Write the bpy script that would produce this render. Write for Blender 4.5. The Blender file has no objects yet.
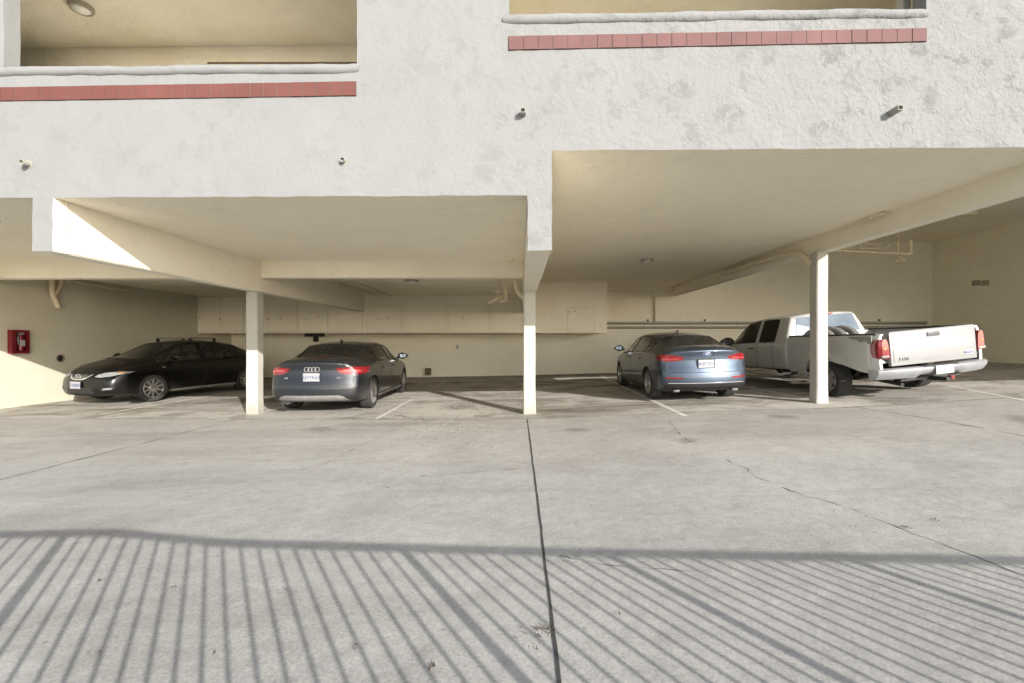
import bpy, bmesh, math, random
from mathutils import Vector, Matrix, noise
from mathutils.bvhtree import BVHTree
random.seed(7)
R = math.radians
S = bpy.context.scene
COL = S.collection

# ------------------------------------------------------------------ camera, light, exposure
EYE = 1.41
F = 450.0
YAW = 7.0/F
cam_d = bpy.data.cameras.new('camera'); cam = bpy.data.objects.new('camera', cam_d); COL.objects.link(cam)
cam.location = (0, 0, EYE); cam.rotation_euler = (R(90), 0, YAW)
cam_d.sensor_width = 36; cam_d.lens = 36*F/1024; cam_d.clip_start = .05; cam_d.clip_end = 600
S.camera = cam
SUN = Vector((-.687, 1.0, -.44)).normalized()          # the way the light travels
elev = math.asin(-SUN.z)
sd = bpy.data.lights.new('sun', 'SUN'); so = bpy.data.objects.new('sun', sd); COL.objects.link(so)
sd.energy = 3.3; sd.angle = R(.35); sd.color = (1.0, .955, .90)
so.rotation_euler = SUN.to_track_quat('-Z', 'Y').to_euler(); so.location = (10, -14, 9)
w = bpy.data.worlds.new('World'); S.world = w; w.use_nodes = True
nt = w.node_tree
bg = nt.nodes['Background']; sky = nt.nodes.new('ShaderNodeTexSky'); sky.sky_type = 'NISHITA'
sky.sun_disc = False; sky.sun_elevation = elev
sky.sun_rotation = math.atan2(-SUN.x, -SUN.y)          # compass angle of the sun from +Y towards +X
sky.air_density = 1.0; sky.dust_density = 1.0
hs = nt.nodes.new('ShaderNodeHueSaturation'); hs.inputs['Saturation'].default_value = .55
nt.links.new(sky.outputs[0], hs.inputs['Color']); nt.links.new(hs.outputs[0], bg.inputs[0]); bg.inputs[1].default_value = .135
S.view_settings.view_transform = 'Standard'; S.view_settings.look = 'None'
S.view_settings.exposure = 1.15; S.view_settings.gamma = 1
S.render.engine = 'CYCLES'
S.cycles.use_denoising = True
S.cycles.max_bounces = 14; S.cycles.diffuse_bounces = 10; S.cycles.glossy_bounces = 5
S.cycles.transmission_bounces = 8; S.cycles.transparent_max_bounces = 12
S.cycles.sample_clamp_indirect = 6; S.cycles.caustics_reflective = False; S.cycles.caustics_refractive = False

# ------------------------------------------------------------------ helpers
def lerp(a, b, t): return a+(b-a)*t
def interp(x, pts):
    if x <= pts[0][0]: return pts[0][1]
    for (a, va), (b, vb) in zip(pts, pts[1:]):
        if x <= b: return va+(vb-va)*(x-a)/(b-a)
    return pts[-1][1]
GX0 = [(-60, .05), (-14, 0.02), (-10.9, -.007), (-7, 0.0), (-4, .003), (-2, .0), (.12, -.006), (3, .15), (5.9, .235), (7, .31), (9, .44), (15.3, .73), (30, .9), (60, 1.0)]
GX1 = [(-60, .05), (-10.9, -.02), (-4, 0.0), (0, .08), (3, .16), (5.9, .25), (9, .45), (15.3, .76), (60, 1.0)]
GXF = [(-60, 0), (-10, 0), (0, -.004), (4, .07), (7, .16), (15, .4), (60, .8)]
def smooth_g(x, pts):
    return sum(interp(x+d, pts) for d in (-.9, -.6, -.3, 0, .3, .6, .9))/7
def gz(x, y):
    a = smooth_g(x, GX0)
    if y > 8: return lerp(a, smooth_g(x, GX1), min(1, (y-8)/9))
    t = max(0, min(1, (y-2.0)/5)); t = t*t*(3-2*t)
    return lerp(smooth_g(x, GXF), a, t)
def px(x, y, D):
    """image point -> world at depth plane Y = D"""
    u = (x-512)/F; v = (341.5-y)/F
    c, s = math.cos(YAW), math.sin(YAW)
    dx = u*c-s; dy = c+u*s
    t = D/dy
    return Vector((dx*t, D, EYE+v*t))
def pxg(x, y, off=0.0):
    u = (x-512)/F; v = (341.5-y)/F
    c, s = math.cos(YAW), math.sin(YAW)
    dx = u*c-s; dy = c+u*s
    z = 0.0
    for _ in range(12):
        t = (z-EYE)/v; z = gz(dx*t, dy*t)
    return Vector((dx*t, dy*t, z+off))

def mesh_obj(name, bm, mats, parent=None, smooth=None, recalc=True):
    if recalc: bmesh.ops.recalc_face_normals(bm, faces=bm.faces[:])
    me = bpy.data.meshes.new(name); bm.to_mesh(me); bm.free()
    if not isinstance(mats, (list, tuple)): mats = [mats]
    for m in mats: me.materials.append(m)
    if smooth:
        for p in me.polygons: p.use_smooth = True
        me.set_sharp_from_angle(angle=R(smooth))
    o = bpy.data.objects.new(name, me); COL.objects.link(o)
    if parent: o.parent = parent
    return o
def tag(o, label=None, cat=None, group=None, kind=None):
    if label: o['label'] = label
    if cat: o['category'] = cat
    if group: o['group'] = group
    if kind: o['kind'] = kind
    return o
def empty(name, loc=(0, 0, 0), rz=0):
    o = bpy.data.objects.new(name, None); COL.objects.link(o)
    o.location = loc; o.rotation_euler = (0, 0, rz); o.empty_display_size = .2
    return o
def add_box(bm, x0, x1, y0, y1, z0, z1, bev=0.0, M=None, mi=0):
    b = bmesh.new()
    vs = [b.verts.new(p) for p in ((x0,y0,z0),(x1,y0,z0),(x1,y1,z0),(x0,y1,z0),(x0,y0,z1),(x1,y0,z1),(x1,y1,z1),(x0,y1,z1))]
    for f in ((0,3,2,1),(4,5,6,7),(0,1,5,4),(1,2,6,5),(2,3,7,6),(3,0,4,7)): b.faces.new([vs[i] for i in f])
    if bev: bmesh.ops.bevel(b, geom=b.edges[:], offset=bev, segments=2, profile=.6, affect='EDGES')
    merge(bm, b, M, mi)
def merge(bm, b, M=None, mi=0):
    mp = {}
    for v in b.verts: mp[v] = bm.verts.new(M @ v.co if M else v.co)
    for f in b.faces:
        try: nf = bm.faces.new([mp[v] for v in f.verts]); nf.material_index = mi
        except ValueError: pass
    b.free()
def add_tube(bm, pts, r, n=10, caps=True, mi=0):
    pts = [Vector(p) for p in pts]
    rings = []; prev = None
    for i, p in enumerate(pts):
        a = pts[max(0, i-1)]; b = pts[min(len(pts)-1, i+1)]
        t = (b-a).normalized()
        if prev is None:
            u = t.orthogonal().normalized()
        else:
            u = (prev-t*prev.dot(t)).normalized()
        prev = u; v = t.cross(u)
        rr = r[i] if isinstance(r, (list, tuple)) else r
        rings.append([bm.verts.new(p+(u*math.cos(2*math.pi*k/n)+v*math.sin(2*math.pi*k/n))*rr) for k in range(n)])
    for a, b in zip(rings, rings[1:]):
        for k in range(n):
            f = bm.faces.new((a[k], a[(k+1) % n], b[(k+1) % n], b[k])); f.material_index = mi
    if caps:
        bm.faces.new(rings[0][::-1]).material_index = mi; bm.faces.new(rings[-1]).material_index = mi
def bend(pts, rad=.08, n=5):
    """round the corners of a polyline"""
    pts = [Vector(p) for p in pts]; out = [pts[0]]
    for a, b, c in zip(pts, pts[1:], pts[2:]):
        r = min(rad, (b-a).length*.45, (c-b).length*.45)
        p = b+(a-b).normalized()*r; q = b+(c-b).normalized()*r
        for k in range(n+1):
            t = k/n; out.append(p*(1-t)**2+b*2*t*(1-t)+q*t*t)
    out.append(pts[-1]); return out
def add_lathe(bm, prof, n=24, M=None, mi=0, closed=False):
    """profile [(r, h)] about local Z"""
    b = bmesh.new(); rings = []
    for r, h in prof:
        rings.append([b.verts.new((r*math.cos(2*math.pi*k/n), r*math.sin(2*math.pi*k/n), h)) for k in range(n)])
    pr = list(zip(rings, rings[1:]))
    if closed: pr.append((rings[-1], rings[0]))
    for a, c in pr:
        for k in range(n): b.faces.new((a[k], a[(k+1) % n], c[(k+1) % n], c[k]))
    if not closed:
        b.faces.new(rings[0][::-1]); b.faces.new(rings[-1])
    merge(bm, b, M, mi)
def text_mesh(s, size, name, mat, parent, loc, rot, ext=.002, label=None, sx=1.0):
    cu = bpy.data.curves.new(name, 'FONT'); cu.body = s; cu.size = size; cu.extrude = ext; cu.align_x = 'CENTER'; cu.align_y = 'CENTER'
    to = bpy.data.objects.new('tmp_text', cu); COL.objects.link(to)
    dg = bpy.context.evaluated_depsgraph_get()
    me = bpy.data.meshes.new_from_object(to.evaluated_get(dg)); bpy.data.objects.remove(to)
    me.name = name; me.materials.clear(); me.materials.append(mat)
    o = bpy.data.objects.new(name, me); COL.objects.link(o); o.parent = parent; o.location = loc; o.rotation_euler = rot
    o.scale = (sx, 1, 1)
    return o

# ------------------------------------------------------------------ materials
def newmat(name):
    m = bpy.data.materials.new(name); m.use_nodes = True
    return m, m.node_tree, m.node_tree.nodes['Principled BSDF']
def N(nt, t, **kw):
    n = nt.nodes.new(t)
    for k, v in kw.items():
        if k.startswith('i_'): n.inputs[k[2:].replace('_', ' ')].default_value = v
        else: setattr(n, k, v)
    return n
def plain(name, col, rough=.5, metal=0.0, coat=0.0, spec=.5, var=.12, scale=6.0, bump=0.0):
    m, t, p = newmat(name)
    p.inputs['Roughness'].default_value = rough; p.inputs['Metallic'].default_value = metal
    p.inputs['Coat Weight'].default_value = coat; p.inputs['Coat Roughness'].default_value = .04
    p.inputs['Specular IOR Level'].default_value = spec
    tc = N(t, 'ShaderNodeTexCoord'); no = N(t, 'ShaderNodeTexNoise', i_Scale=scale, i_Detail=5.0)
    t.links.new(tc.outputs['Object'], no.inputs['Vector'])
    r = N(t, 'ShaderNodeValToRGB')
    r.color_ramp.elements[0].position = .3; r.color_ramp.elements[1].position = .75
    r.color_ramp.elements[0].color = [c*(1-var) for c in col]+[1]; r.color_ramp.elements[1].color = [min(1, c*(1+var)) for c in col]+[1]
    t.links.new(no.outputs['Fac'], r.inputs[0]); t.links.new(r.outputs[0], p.inputs['Base Color'])
    if bump:
        b = N(t, 'ShaderNodeBump', i_Strength=.5, i_Distance=bump); n2 = N(t, 'ShaderNodeTexNoise', i_Scale=scale*8, i_Detail=4.0)
        t.links.new(tc.outputs['Object'], n2.inputs['Vector']); t.links.new(n2.outputs['Fac'], b.inputs['Height']); t.links.new(b.outputs[0], p.inputs['Normal'])
    return m
def stucco(name, col, dark, amp, scale=3.0, grime=.35, grad=False, rough=.9):
    """hand trowelled stucco: flattened patches over a slightly rougher coat"""
    m, t, p = newmat(name); L = t.links
    p.inputs['Roughness'].default_value = rough; p.inputs['Specular IOR Level'].default_value = .2
    tc = N(t, 'ShaderNodeTexCoord')
    def nz(sc, det=5.0, ro=.55, dist=0.0):
        n = N(t, 'ShaderNodeTexNoise', i_Scale=sc, i_Detail=det, i_Roughness=ro, i_Distortion=dist); L.new(tc.outputs['Object'], n.inputs['Vector']); return n.outputs['Fac']
    def rmp(src, a, b, ca=0.0, cb=1.0):
        r = N(t, 'ShaderNodeMapRange', interpolation_type='SMOOTHSTEP'); r.inputs['From Min'].default_value = a; r.inputs['From Max'].default_value = b
        r.inputs['To Min'].default_value = ca; r.inputs['To Max'].default_value = cb; L.new(src, r.inputs['Value']); return r.outputs[0]
    def mth(op, a, b):
        x = N(t, 'ShaderNodeMath', operation=op)
        for k, v in enumerate((a, b)):
            if isinstance(v, float): x.inputs[k].default_value = v
            else: L.new(v, x.inputs[k])
        return x.outputs[0]
    pat = rmp(nz(scale*1.6, 9.0, .62, 0.0), .42, .62)          # patches
    sm = rmp(nz(scale*6, 7.0, .6, 0.0), .42, .62)
    fine = nz(scale*26, 4.0, .6)
    wave = nz(scale*.35, 2.0)
    gx = None
    if grad:          # the hand gets coarser towards the right end of the facade
        sx = N(t, 'ShaderNodeSeparateXYZ'); L.new(tc.outputs['Object'], sx.inputs[0])
        gx = rmp(sx.outputs['X'], -2.5, 6.0, .22, 1.0)
    h = mth('ADD', mth('MULTIPLY', pat, 1.0), mth('MULTIPLY', sm, .45))
    if gx is not None: h = mth('MULTIPLY', h, gx)
    h = mth('ADD', mth('ADD', h, mth('MULTIPLY', fine, .22)), mth('MULTIPLY', wave, 1.6))
    b = N(t, 'ShaderNodeBump', i_Strength=1.0, i_Distance=amp); L.new(h, b.inputs['Height']); L.new(b.outputs[0], p.inputs['Normal'])
    rc = N(t, 'ShaderNodeValToRGB'); rc.color_ramp.elements[0].position = .32; rc.color_ramp.elements[1].position = .62
    rc.color_ramp.elements[0].color = (*[lerp(c, d, grime) for c, d in zip(col, dark)], 1); rc.color_ramp.elements[1].color = (*col, 1)
    L.new(nz(scale*.5, 6.0, .6), rc.inputs[0])
    patch_shade = mth('MULTIPLY', rmp(nz(scale*1.9, 10.0, .68, .15), .52, .60), rmp(nz(scale*.7, 3.0), .38, .52))  # grey patches put shade of the trowelled relief into the colour
    if gx is not None: patch_shade = mth('MULTIPLY', patch_shade, gx)
    fac = mth('SUBTRACT', 1.0, mth('MULTIPLY', patch_shade, .24 if grad else .035))
    mx = N(t, 'ShaderNodeMix', data_type='RGBA', blend_type='MULTIPLY'); mx.inputs['Factor'].default_value = 1
    L.new(rc.outputs[0], mx.inputs['A']); L.new(fac, mx.inputs['B']); L.new(mx.outputs['Result'], p.inputs['Base Color'])
    return m
def concrete(name, c0, c1, stain, stain_amt=.5, patch=.9):
    m, t, p = newmat(name); L = t.links
    p.inputs['Roughness'].default_value = .88; p.inputs['Specular IOR Level'].default_value = .25
    tc = N(t, 'ShaderNodeTexCoord')
    def nz(scale, det, rough=.55, dist=0., sc=None):
        n = N(t, 'ShaderNodeTexNoise', i_Scale=scale, i_Detail=det, i_Roughness=rough, i_Distortion=dist)
        if sc:
            mp = N(t, 'ShaderNodeMapping'); mp.inputs['Scale'].default_value = sc; L.new(tc.outputs['Object'], mp.inputs[0]); L.new(mp.outputs[0], n.inputs[0])
        else: L.new(tc.outputs['Object'], n.inputs[0])
        return n.outputs['Fac']
    def ramp(src, a, b, ca=(0, 0, 0, 1), cb=(1, 1, 1, 1)):
        r = N(t, 'ShaderNodeValToRGB'); r.color_ramp.elements[0].position = a; r.color_ramp.elements[1].position = b
        r.color_ramp.elements[0].color = ca; r.color_ramp.elements[1].color = cb; L.new(src, r.inputs[0]); return r.outputs[0]
    def mix(a, b, f, mode='MIX'):
        x = N(t, 'ShaderNodeMix', data_type='RGBA', blend_type=mode)
        for s, v in (('A', a), ('B', b), ('Factor', f)):
            if isinstance(v, (int, float)): x.inputs[s].default_value = v
            elif isinstance(v, tuple): x.inputs[s].default_value = v
            else: L.new(v, x.inputs[s])
        return x.outputs['Result']
    base = ramp(nz(.55, 6, .6, .6), .3, .72, (*c0, 1), (*c1, 1))
    # long water/tyre streaks lying across the slab
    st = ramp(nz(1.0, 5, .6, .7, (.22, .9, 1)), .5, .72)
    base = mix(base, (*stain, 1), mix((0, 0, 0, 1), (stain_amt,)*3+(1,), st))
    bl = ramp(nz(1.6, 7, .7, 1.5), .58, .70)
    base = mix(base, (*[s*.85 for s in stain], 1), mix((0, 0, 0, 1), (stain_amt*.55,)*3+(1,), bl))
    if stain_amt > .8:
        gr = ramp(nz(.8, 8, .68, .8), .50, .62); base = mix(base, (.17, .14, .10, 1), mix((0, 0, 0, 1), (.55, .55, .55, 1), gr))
    # oil drips where engines stand, and darker tyre paths into the bays
    sxy = N(t, 'ShaderNodeSeparateXYZ'); L.new(tc.outputs['Object'], sxy.inputs[0])
    dn = N(t, 'ShaderNodeTexNoise', i_Scale=5.0, i_Detail=6.0, i_Roughness=.7); L.new(tc.outputs['Object'], dn.inputs[0])
    tot = None
    for (ox, oy, orad) in ((-1.25, 9.6, .45), (-.9, 11.4, .3), (1.5, 9.9, .38), (1.3, 12.4, .5), (-6.6, 8.6, .3), (4.3, 7.4, .22), (7.2, 6.4, .3), (-3.2, 7.2, .25), (.9, 7.0, .2), (-2.0, 12.2, .4), (2.2, 6.0, .16)):
        vd = N(t, 'ShaderNodeVectorMath', operation='DISTANCE'); vd.inputs[1].default_value = (ox, oy, 0); 
        cb = N(t, 'ShaderNodeCombineXYZ'); L.new(sxy.outputs['X'], cb.inputs[0]); L.new(sxy.outputs['Y'], cb.inputs[1]); L.new(cb.outputs[0], vd.inputs[0])
        ad = N(t, 'ShaderNodeMath', operation='MULTIPLY_ADD'); ad.inputs[1].default_value = orad*2.4; L.new(dn.outputs['Fac'], ad.inputs[0]); 
        sb = N(t, 'ShaderNodeMath', operation='SUBTRACT'); L.new(vd.outputs['Value'], sb.inputs[0]); sb.inputs[1].default_value = orad*1.2; L.new(sb.outputs[0], ad.inputs[2])
        mr = N(t, 'ShaderNodeMapRange'); mr.inputs['From Min'].default_value = orad*.35; mr.inputs['From Max'].default_value = orad*1.25; mr.inputs['To Min'].default_value = .55; mr.inputs['To Max'].default_value = 0; L.new(ad.outputs[0], mr.inputs['Value'])
        if tot is None: tot = mr.outputs[0]
        else:
            mxm = N(t, 'ShaderNodeMath', operation='MAXIMUM'); L.new(tot, mxm.inputs[0]); L.new(mr.outputs[0], mxm.inputs[1]); tot = mxm.outputs[0]
    base = mix(base, (.15, .135, .115, 1), tot)
    # speckle of aggregate and small spots
    fine = ramp(nz(70, 3, .6), .32, .7, (.80, .80, .80, 1), (1.1, 1.1, 1.1, 1))
    base = mix(base, fine, 1.0, 'MULTIPLY')
    med = ramp(nz(9, 6, .7, .4), .3, .7, (.86, .86, .85, 1), (1.06, 1.06, 1.06, 1))
    base = mix(base, med, 1.0, 'MULTIPLY')
    vo = N(t, 'ShaderNodeTexVoronoi', i_Scale=4.2, i_Randomness=1.0); L.new(tc.outputs['Object'], vo.inputs['Vector'])
    sp = ramp(vo.outputs['Distance'], .035, .06, (patch*.5,)*3+(1,), (1, 1, 1, 1))
    base = mix(base, sp, .55, 'MULTIPLY')
    L.new(base, p.inputs['Base Color'])
    b = N(t, 'ShaderNodeBump', i_Strength=.7, i_Distance=.0035); L.new(nz(60, 6, .7), b.inputs['Height'])
    b2 = N(t, 'ShaderNodeBump', i_Strength=.6, i_Distance=.02); L.new(nz(3, 5), b2.inputs['Height']); L.new(b.outputs[0], b2.inputs['Normal']); L.new(b2.outputs[0], p.inputs['Normal'])
    return m
def paint(name, col, metal=.6, rough=.35, coat=1.0, dust=(.25, .235, .21), damt=.12, flake=True):
    m, t, p = newmat(name); L = t.links
    p.inputs['Metallic'].default_value = metal; p.inputs['Coat Weight'].default_value = coat; p.inputs['Coat Roughness'].default_value = .05
    tc = N(t, 'ShaderNodeTexCoord'); n = N(t, 'ShaderNodeTexNoise', i_Scale=2.5, i_Detail=8.0, i_Roughness=.65); L.new(tc.outputs['Object'], n.inputs['Vector'])
    r = N(t, 'ShaderNodeMapRange'); r.inputs['From Min'].default_value = .35; r.inputs['From Max'].default_value = .75; r.inputs['To Min'].default_value = damt*.3; r.inputs['To Max'].default_value = damt
    L.new(n.outputs['Fac'], r.inputs['Value'])
    sx = N(t, 'ShaderNodeSeparateXYZ'); L.new(tc.outputs['Object'], sx.inputs[0])     # road dirt low on the sills
    lo = N(t, 'ShaderNodeMapRange'); lo.inputs['From Min'].default_value = .15; lo.inputs['From Max'].default_value = .6; lo.inputs['To Min'].default_value = damt*2.5; lo.inputs['To Max'].default_value = 0
    L.new(sx.outputs['Z'], lo.inputs['Value'])
    ad = N(t, 'ShaderNodeMath', operation='ADD'); L.new(r.outputs[0], ad.inputs[0]); L.new(lo.outputs[0], ad.inputs[1])
    mx = N(t, 'ShaderNodeMix', data_type='RGBA'); mx.inputs['A'].default_value = (*col, 1); mx.inputs['B'].default_value = (*dust, 1)
    L.new(ad.outputs[0], mx.inputs['Factor']); L.new(mx.outputs['Result'], p.inputs['Base Color'])
    rr = N(t, 'ShaderNodeMapRange'); rr.inputs['To Min'].default_value = rough; rr.inputs['To Max'].default_value = min(1, rough+.25); L.new(n.outputs['Fac'], rr.inputs['Value']); L.new(rr.outputs[0], p.inputs['Roughness'])
    return m
def glass(name, tint=(.78, .84, .80), alpha=.06):
    m, t, p = newmat(name); L = t.links
    out = t.nodes['Material Output']; tr = N(t, 'ShaderNodeBsdfTransparent'); tr.inputs[0].default_value = (*tint, 1)
    gl = N(t, 'ShaderNodeBsdfGlossy'); gl.inputs['Roughness'].default_value = .03; gl.inputs[0].default_value = (1, 1, 1, 1)
    df = N(t, 'ShaderNodeBsdfDiffuse'); df.inputs[0].default_value = (.30, .30, .28, 1)
    fr = N(t, 'ShaderNodeFresnel', i_IOR=1.5)
    ms0 = N(t, 'ShaderNodeMixShader'); ms0.inputs[0].default_value = alpha
    L.new(tr.outputs[0], ms0.inputs[1]); L.new(df.outputs[0], ms0.inputs[2])
    ms = N(t, 'ShaderNodeMixShader'); L.new(fr.outputs[0], ms.inputs[0]); L.new(ms0.outputs[0], ms.inputs[1]); L.new(gl.outputs[0], ms.inputs[2])
    L.new(ms.outputs[0], out.inputs['Surface'])
    return m

M = {}
M['facade'] = stucco('facade_stucco', (.236, .238, .233), (.214, .217, .214), .008, 2.6, .6, grad=True)
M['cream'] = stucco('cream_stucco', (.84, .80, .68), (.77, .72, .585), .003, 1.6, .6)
M['ceiling'] = stucco('ceiling_stucco', (.89, .83, .68), (.84, .77, .61), .006, 1.5, .6)
M['balcony'] = stucco('balcony_stucco', (.88, .84, .73), (.81, .75, .60), .006, 2.0, .8)
M['column'] = stucco('column_paint', (.46, .45, .405), (.43, .415, .36), .002, 3.0, .4)
M['beam'] = stucco('beam_paint', (.82, .78, .66), (.76, .71, .58), .003, 2.0, .5)
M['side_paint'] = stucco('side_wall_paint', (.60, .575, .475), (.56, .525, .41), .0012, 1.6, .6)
def scuffed(m):
    t = m.node_tree; L = t.links; p = t.nodes['Principled BSDF']; src = p.inputs['Base Color'].links[0].from_socket
    tc = N(t, 'ShaderNodeTexCoord'); sx = N(t, 'ShaderNodeSeparateXYZ'); L.new(tc.outputs['Object'], sx.inputs[0])
    n = N(t, 'ShaderNodeTexNoise', i_Scale=9.0, i_Detail=8.0, i_Roughness=.7); L.new(tc.outputs['Object'], n.inputs['Vector'])
    a = N(t, 'ShaderNodeMath', operation='MULTIPLY_ADD'); a.inputs[1].default_value = -1.6; a.inputs[2].default_value = .95; L.new(sx.outputs['Z'], a.inputs[0])
    b = N(t, 'ShaderNodeMath', operation='ADD'); L.new(a.outputs[0], b.inputs[0]); L.new(n.outputs['Fac'], b.inputs[1])
    r = N(t, 'ShaderNodeMapRange'); r.inputs['From Min'].default_value = .95; r.inputs['From Max'].default_value = 1.35; r.inputs['To Max'].default_value = .6; L.new(b.outputs[0], r.inputs['Value'])
    mx = N(t, 'ShaderNodeMix', data_type='RGBA'); mx.inputs['B'].default_value = (.26, .235, .19, 1); L.new(src, mx.inputs['A']); L.new(r.outputs[0], mx.inputs['Factor']); L.new(mx.outputs['Result'], p.inputs['Base Color'])
scuffed(M['column'])
M['pipe'] = plain('painted_pipe', (.70, .62, .45), .55, var=.1)
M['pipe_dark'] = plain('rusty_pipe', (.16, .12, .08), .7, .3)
M['drive'] = concrete('driveway_concrete', (.35, .338, .315), (.465, .45, .42), (.245, .23, .205), .65)
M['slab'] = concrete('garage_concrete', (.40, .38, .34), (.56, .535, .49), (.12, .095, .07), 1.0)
M['curb'] = plain('dirty_curb', (.20, .175, .14), .95, var=.3, bump=.003)
M['joint'] = plain('joint_tar', (.05, .048, .045), .95, var=.3)
M['crack'] = plain('crack_dirt', (.10, .095, .085), .95, var=.3)
M['line'] = plain('stall_paint', (.62, .61, .58), .8, var=.22, scale=14)
M['tile'] = plain('red_tile', (.135, .045, .036), .75, var=.14, scale=2.2, bump=.002)
M['tile_pink'] = plain('faded_tile', (.145, .068, .064), .8, var=.16, scale=2.2, bump=.002)
M['grout'] = plain('grout', (.13, .085, .08), .9)
M['black'] = plain('black_plastic', (.018, .018, .018), .55, var=.25)
M['rubber'] = plain('rubber', (.03, .029, .028), .85, var=.3, bump=.003, scale=12)
M['rim'] = plain('alloy_rim', (.55, .55, .54), .35, .85, var=.15)
M['rim_dark'] = plain('dusty_rim', (.34, .33, .32), .5, .6, var=.2)
M['disc'] = plain('brake_disc', (.10, .09, .085), .5, .7)
M['chrome'] = plain('chrome', (.72, .72, .72), .25, .75, var=.03)
M['white_plate'] = plain('plate_white', (.34, .345, .36), .5, var=.05)
M['ink'] = plain('plate_ink', (.05, .07, .18), .6)
M['seat'] = plain('seat_cloth', (.07, .065, .06), .9)
M['seat_grey'] = plain('seat_grey_cloth', (.22, .21, .19), .9)
M['glass'] = glass('car_glass')
M['glass_dark'] = glass('privacy_glass', (.04, .045, .045), .02)
M['mirror'] = plain('mirror_glass', (.75, .78, .80), .05, 1.0, var=.02)
def lampmat(name, col, rough=.12):
    m = plain(name, col, rough, 0, 1.0, var=.18, scale=18); return m
M['red_lens'] = lampmat('red_lens', (.20, .006, .010))
M['red_inner'] = lampmat('red_lens_bright', (.36, .05, .055))
M['clear_lens'] = lampmat('clear_lens', (.24, .25, .25))
M['amber'] = lampmat('amber_lens', (.75, .25, .03))
M['iron'] = plain('black_iron', (.03, .03, .032), .5, .4)
M['red_box'] = plain('red_enamel', (.16, .005, .012), .4, 0, .3)
M['red_dark'] = plain('cabinet_inside', (.06, .006, .008), .7)
M['lamp_glass'] = plain('frosted_lens', (.85, .84, .80), .3)
M['lamp_ring'] = plain('lamp_ring', (.38, .34, .28), .4, .3)
M['rear_glass'] = plain('tinted_back_glass', (.16, .20, .25), .04, .0, 1.0, 1.0, var=.3, scale=2)
M['tyre_dust'] = plain('dusty_tyre', (.13, .125, .12), .85, var=.3)
M['spout'] = plain('dull_spout', (.30, .29, .25), .8)
M['handle_grey'] = plain('grey_handle', (.10, .10, .105), .5)
M['gap'] = plain('shadow_gap_paint', (.52, .47, .36), .9)
M['soil'] = plain('leaf_debris', (.10, .075, .05), .95, var=.3)
M['steel'] = plain('galvanised', (.38, .38, .37), .45, .7)
M['hole'] = plain('dark_opening', (.02, .016, .012), .95)

# ------------------------------------------------------------------ the ground
def sheet(name, xs, ys, mat, off=0.0, rough=0.004):
    bm = bmesh.new()
    g = [[bm.verts.new((x, y, gz(x, y)+off+noise.noise(Vector((x*.8, y*.8, 3)))*rough)) for x in xs] for y in ys]
    for a, b in zip(g, g[1:]):
        for i in range(len(xs)-1): bm.faces.new((a[i], a[i+1], b[i+1], b[i]))
    o = mesh_obj(name, bm, mat, smooth=60); return tag(o, kind='structure')
def frange(a, b, s):
    n = max(1, round((b-a)/s)); return [a+(b-a)*i/n for i in range(n+1)]
XS = [-60, -45, -32, -24]+frange(-18, 18, .3)+[24, 32, 45, 60]
SEAM = 8.14
sheet('driveway', XS, [-60, -40, -25, -15, -10]+frange(-7, SEAM, .3), M['drive'])
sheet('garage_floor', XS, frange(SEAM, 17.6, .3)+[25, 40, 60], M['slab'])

GBV = []
for o in [q for q in COL.objects if q.name in ('driveway', 'garage_floor')]:
    gb_ = bmesh.new(); gb_.from_mesh(o.data); GBV.append(BVHTree.FromBMesh(gb_)); gb_.free()
def gsurf(x, y):
    for t in GBV:
        h = t.ray_cast(Vector((x, y, 5)), Vector((0, 0, -1)))[0]
        if h: return h.z
    return gz(x, y)
def ribbon(name, pts, wd, mat, off=.006, wob=0.0, kind='structure', subdiv=.12):
    """flat strip that follows the ground through plan points"""
    P = []
    for a, b in zip(pts, pts[1:]):
        a = Vector(a[:2]); b = Vector(b[:2]); n = max(1, int((b-a).length/subdiv))
        for k in range(n): P.append(a.lerp(b, k/n))
    P.append(Vector(pts[-1][:2]))
    bm = bmesh.new(); prev = None
    for i, p in enumerate(P):
        t = (P[min(len(P)-1, i+1)]-P[max(0, i-1)]).normalized(); nrm = Vector((-t.y, t.x))
        ww = wd*(1+wob*noise.noise(Vector((i*.37, 7.1, wd*90)))*2)
        c = p+nrm*(wob*.012*noise.noise(Vector((i*.6, 1.7, len(pts))))*2+(wob*.03*noise.noise(Vector((i*.13, 5.7, len(pts)))) if wob > 1 else 0))
        l = c+nrm*ww/2; r = c-nrm*ww/2
        zo = off
        cur = (bm.verts.new((l.x, l.y, gsurf(l.x, l.y)+zo)), bm.verts.new((r.x, r.y, gsurf(r.x, r.y)+zo)))
        if prev: bm.faces.new((prev[0], prev[1], cur[1], cur[0]))
        prev = cur
    o = mesh_obj(name, bm, mat)
    return tag(o, kind=kind)
ribbon('expansion_joint', [(.15, 8.1), (.165, 4), (.172, -6)], .017, M['joint'], .004, .2)
ribbon('slab_joint', [(-14, SEAM), (15, SEAM-.1)], .014, M['crack'], .0045, .9)
ribbon('expansion_joint', [(5.95, 8.1), (6.25, 5.7), (6.4, -3)], .010, M['joint'], .004, .6)
ribbon('slab_joint', [(-5.1, 8.1), (-5.3, 4), (-5.4, -4)], .012, M['crack'], .004, .8)
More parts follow.
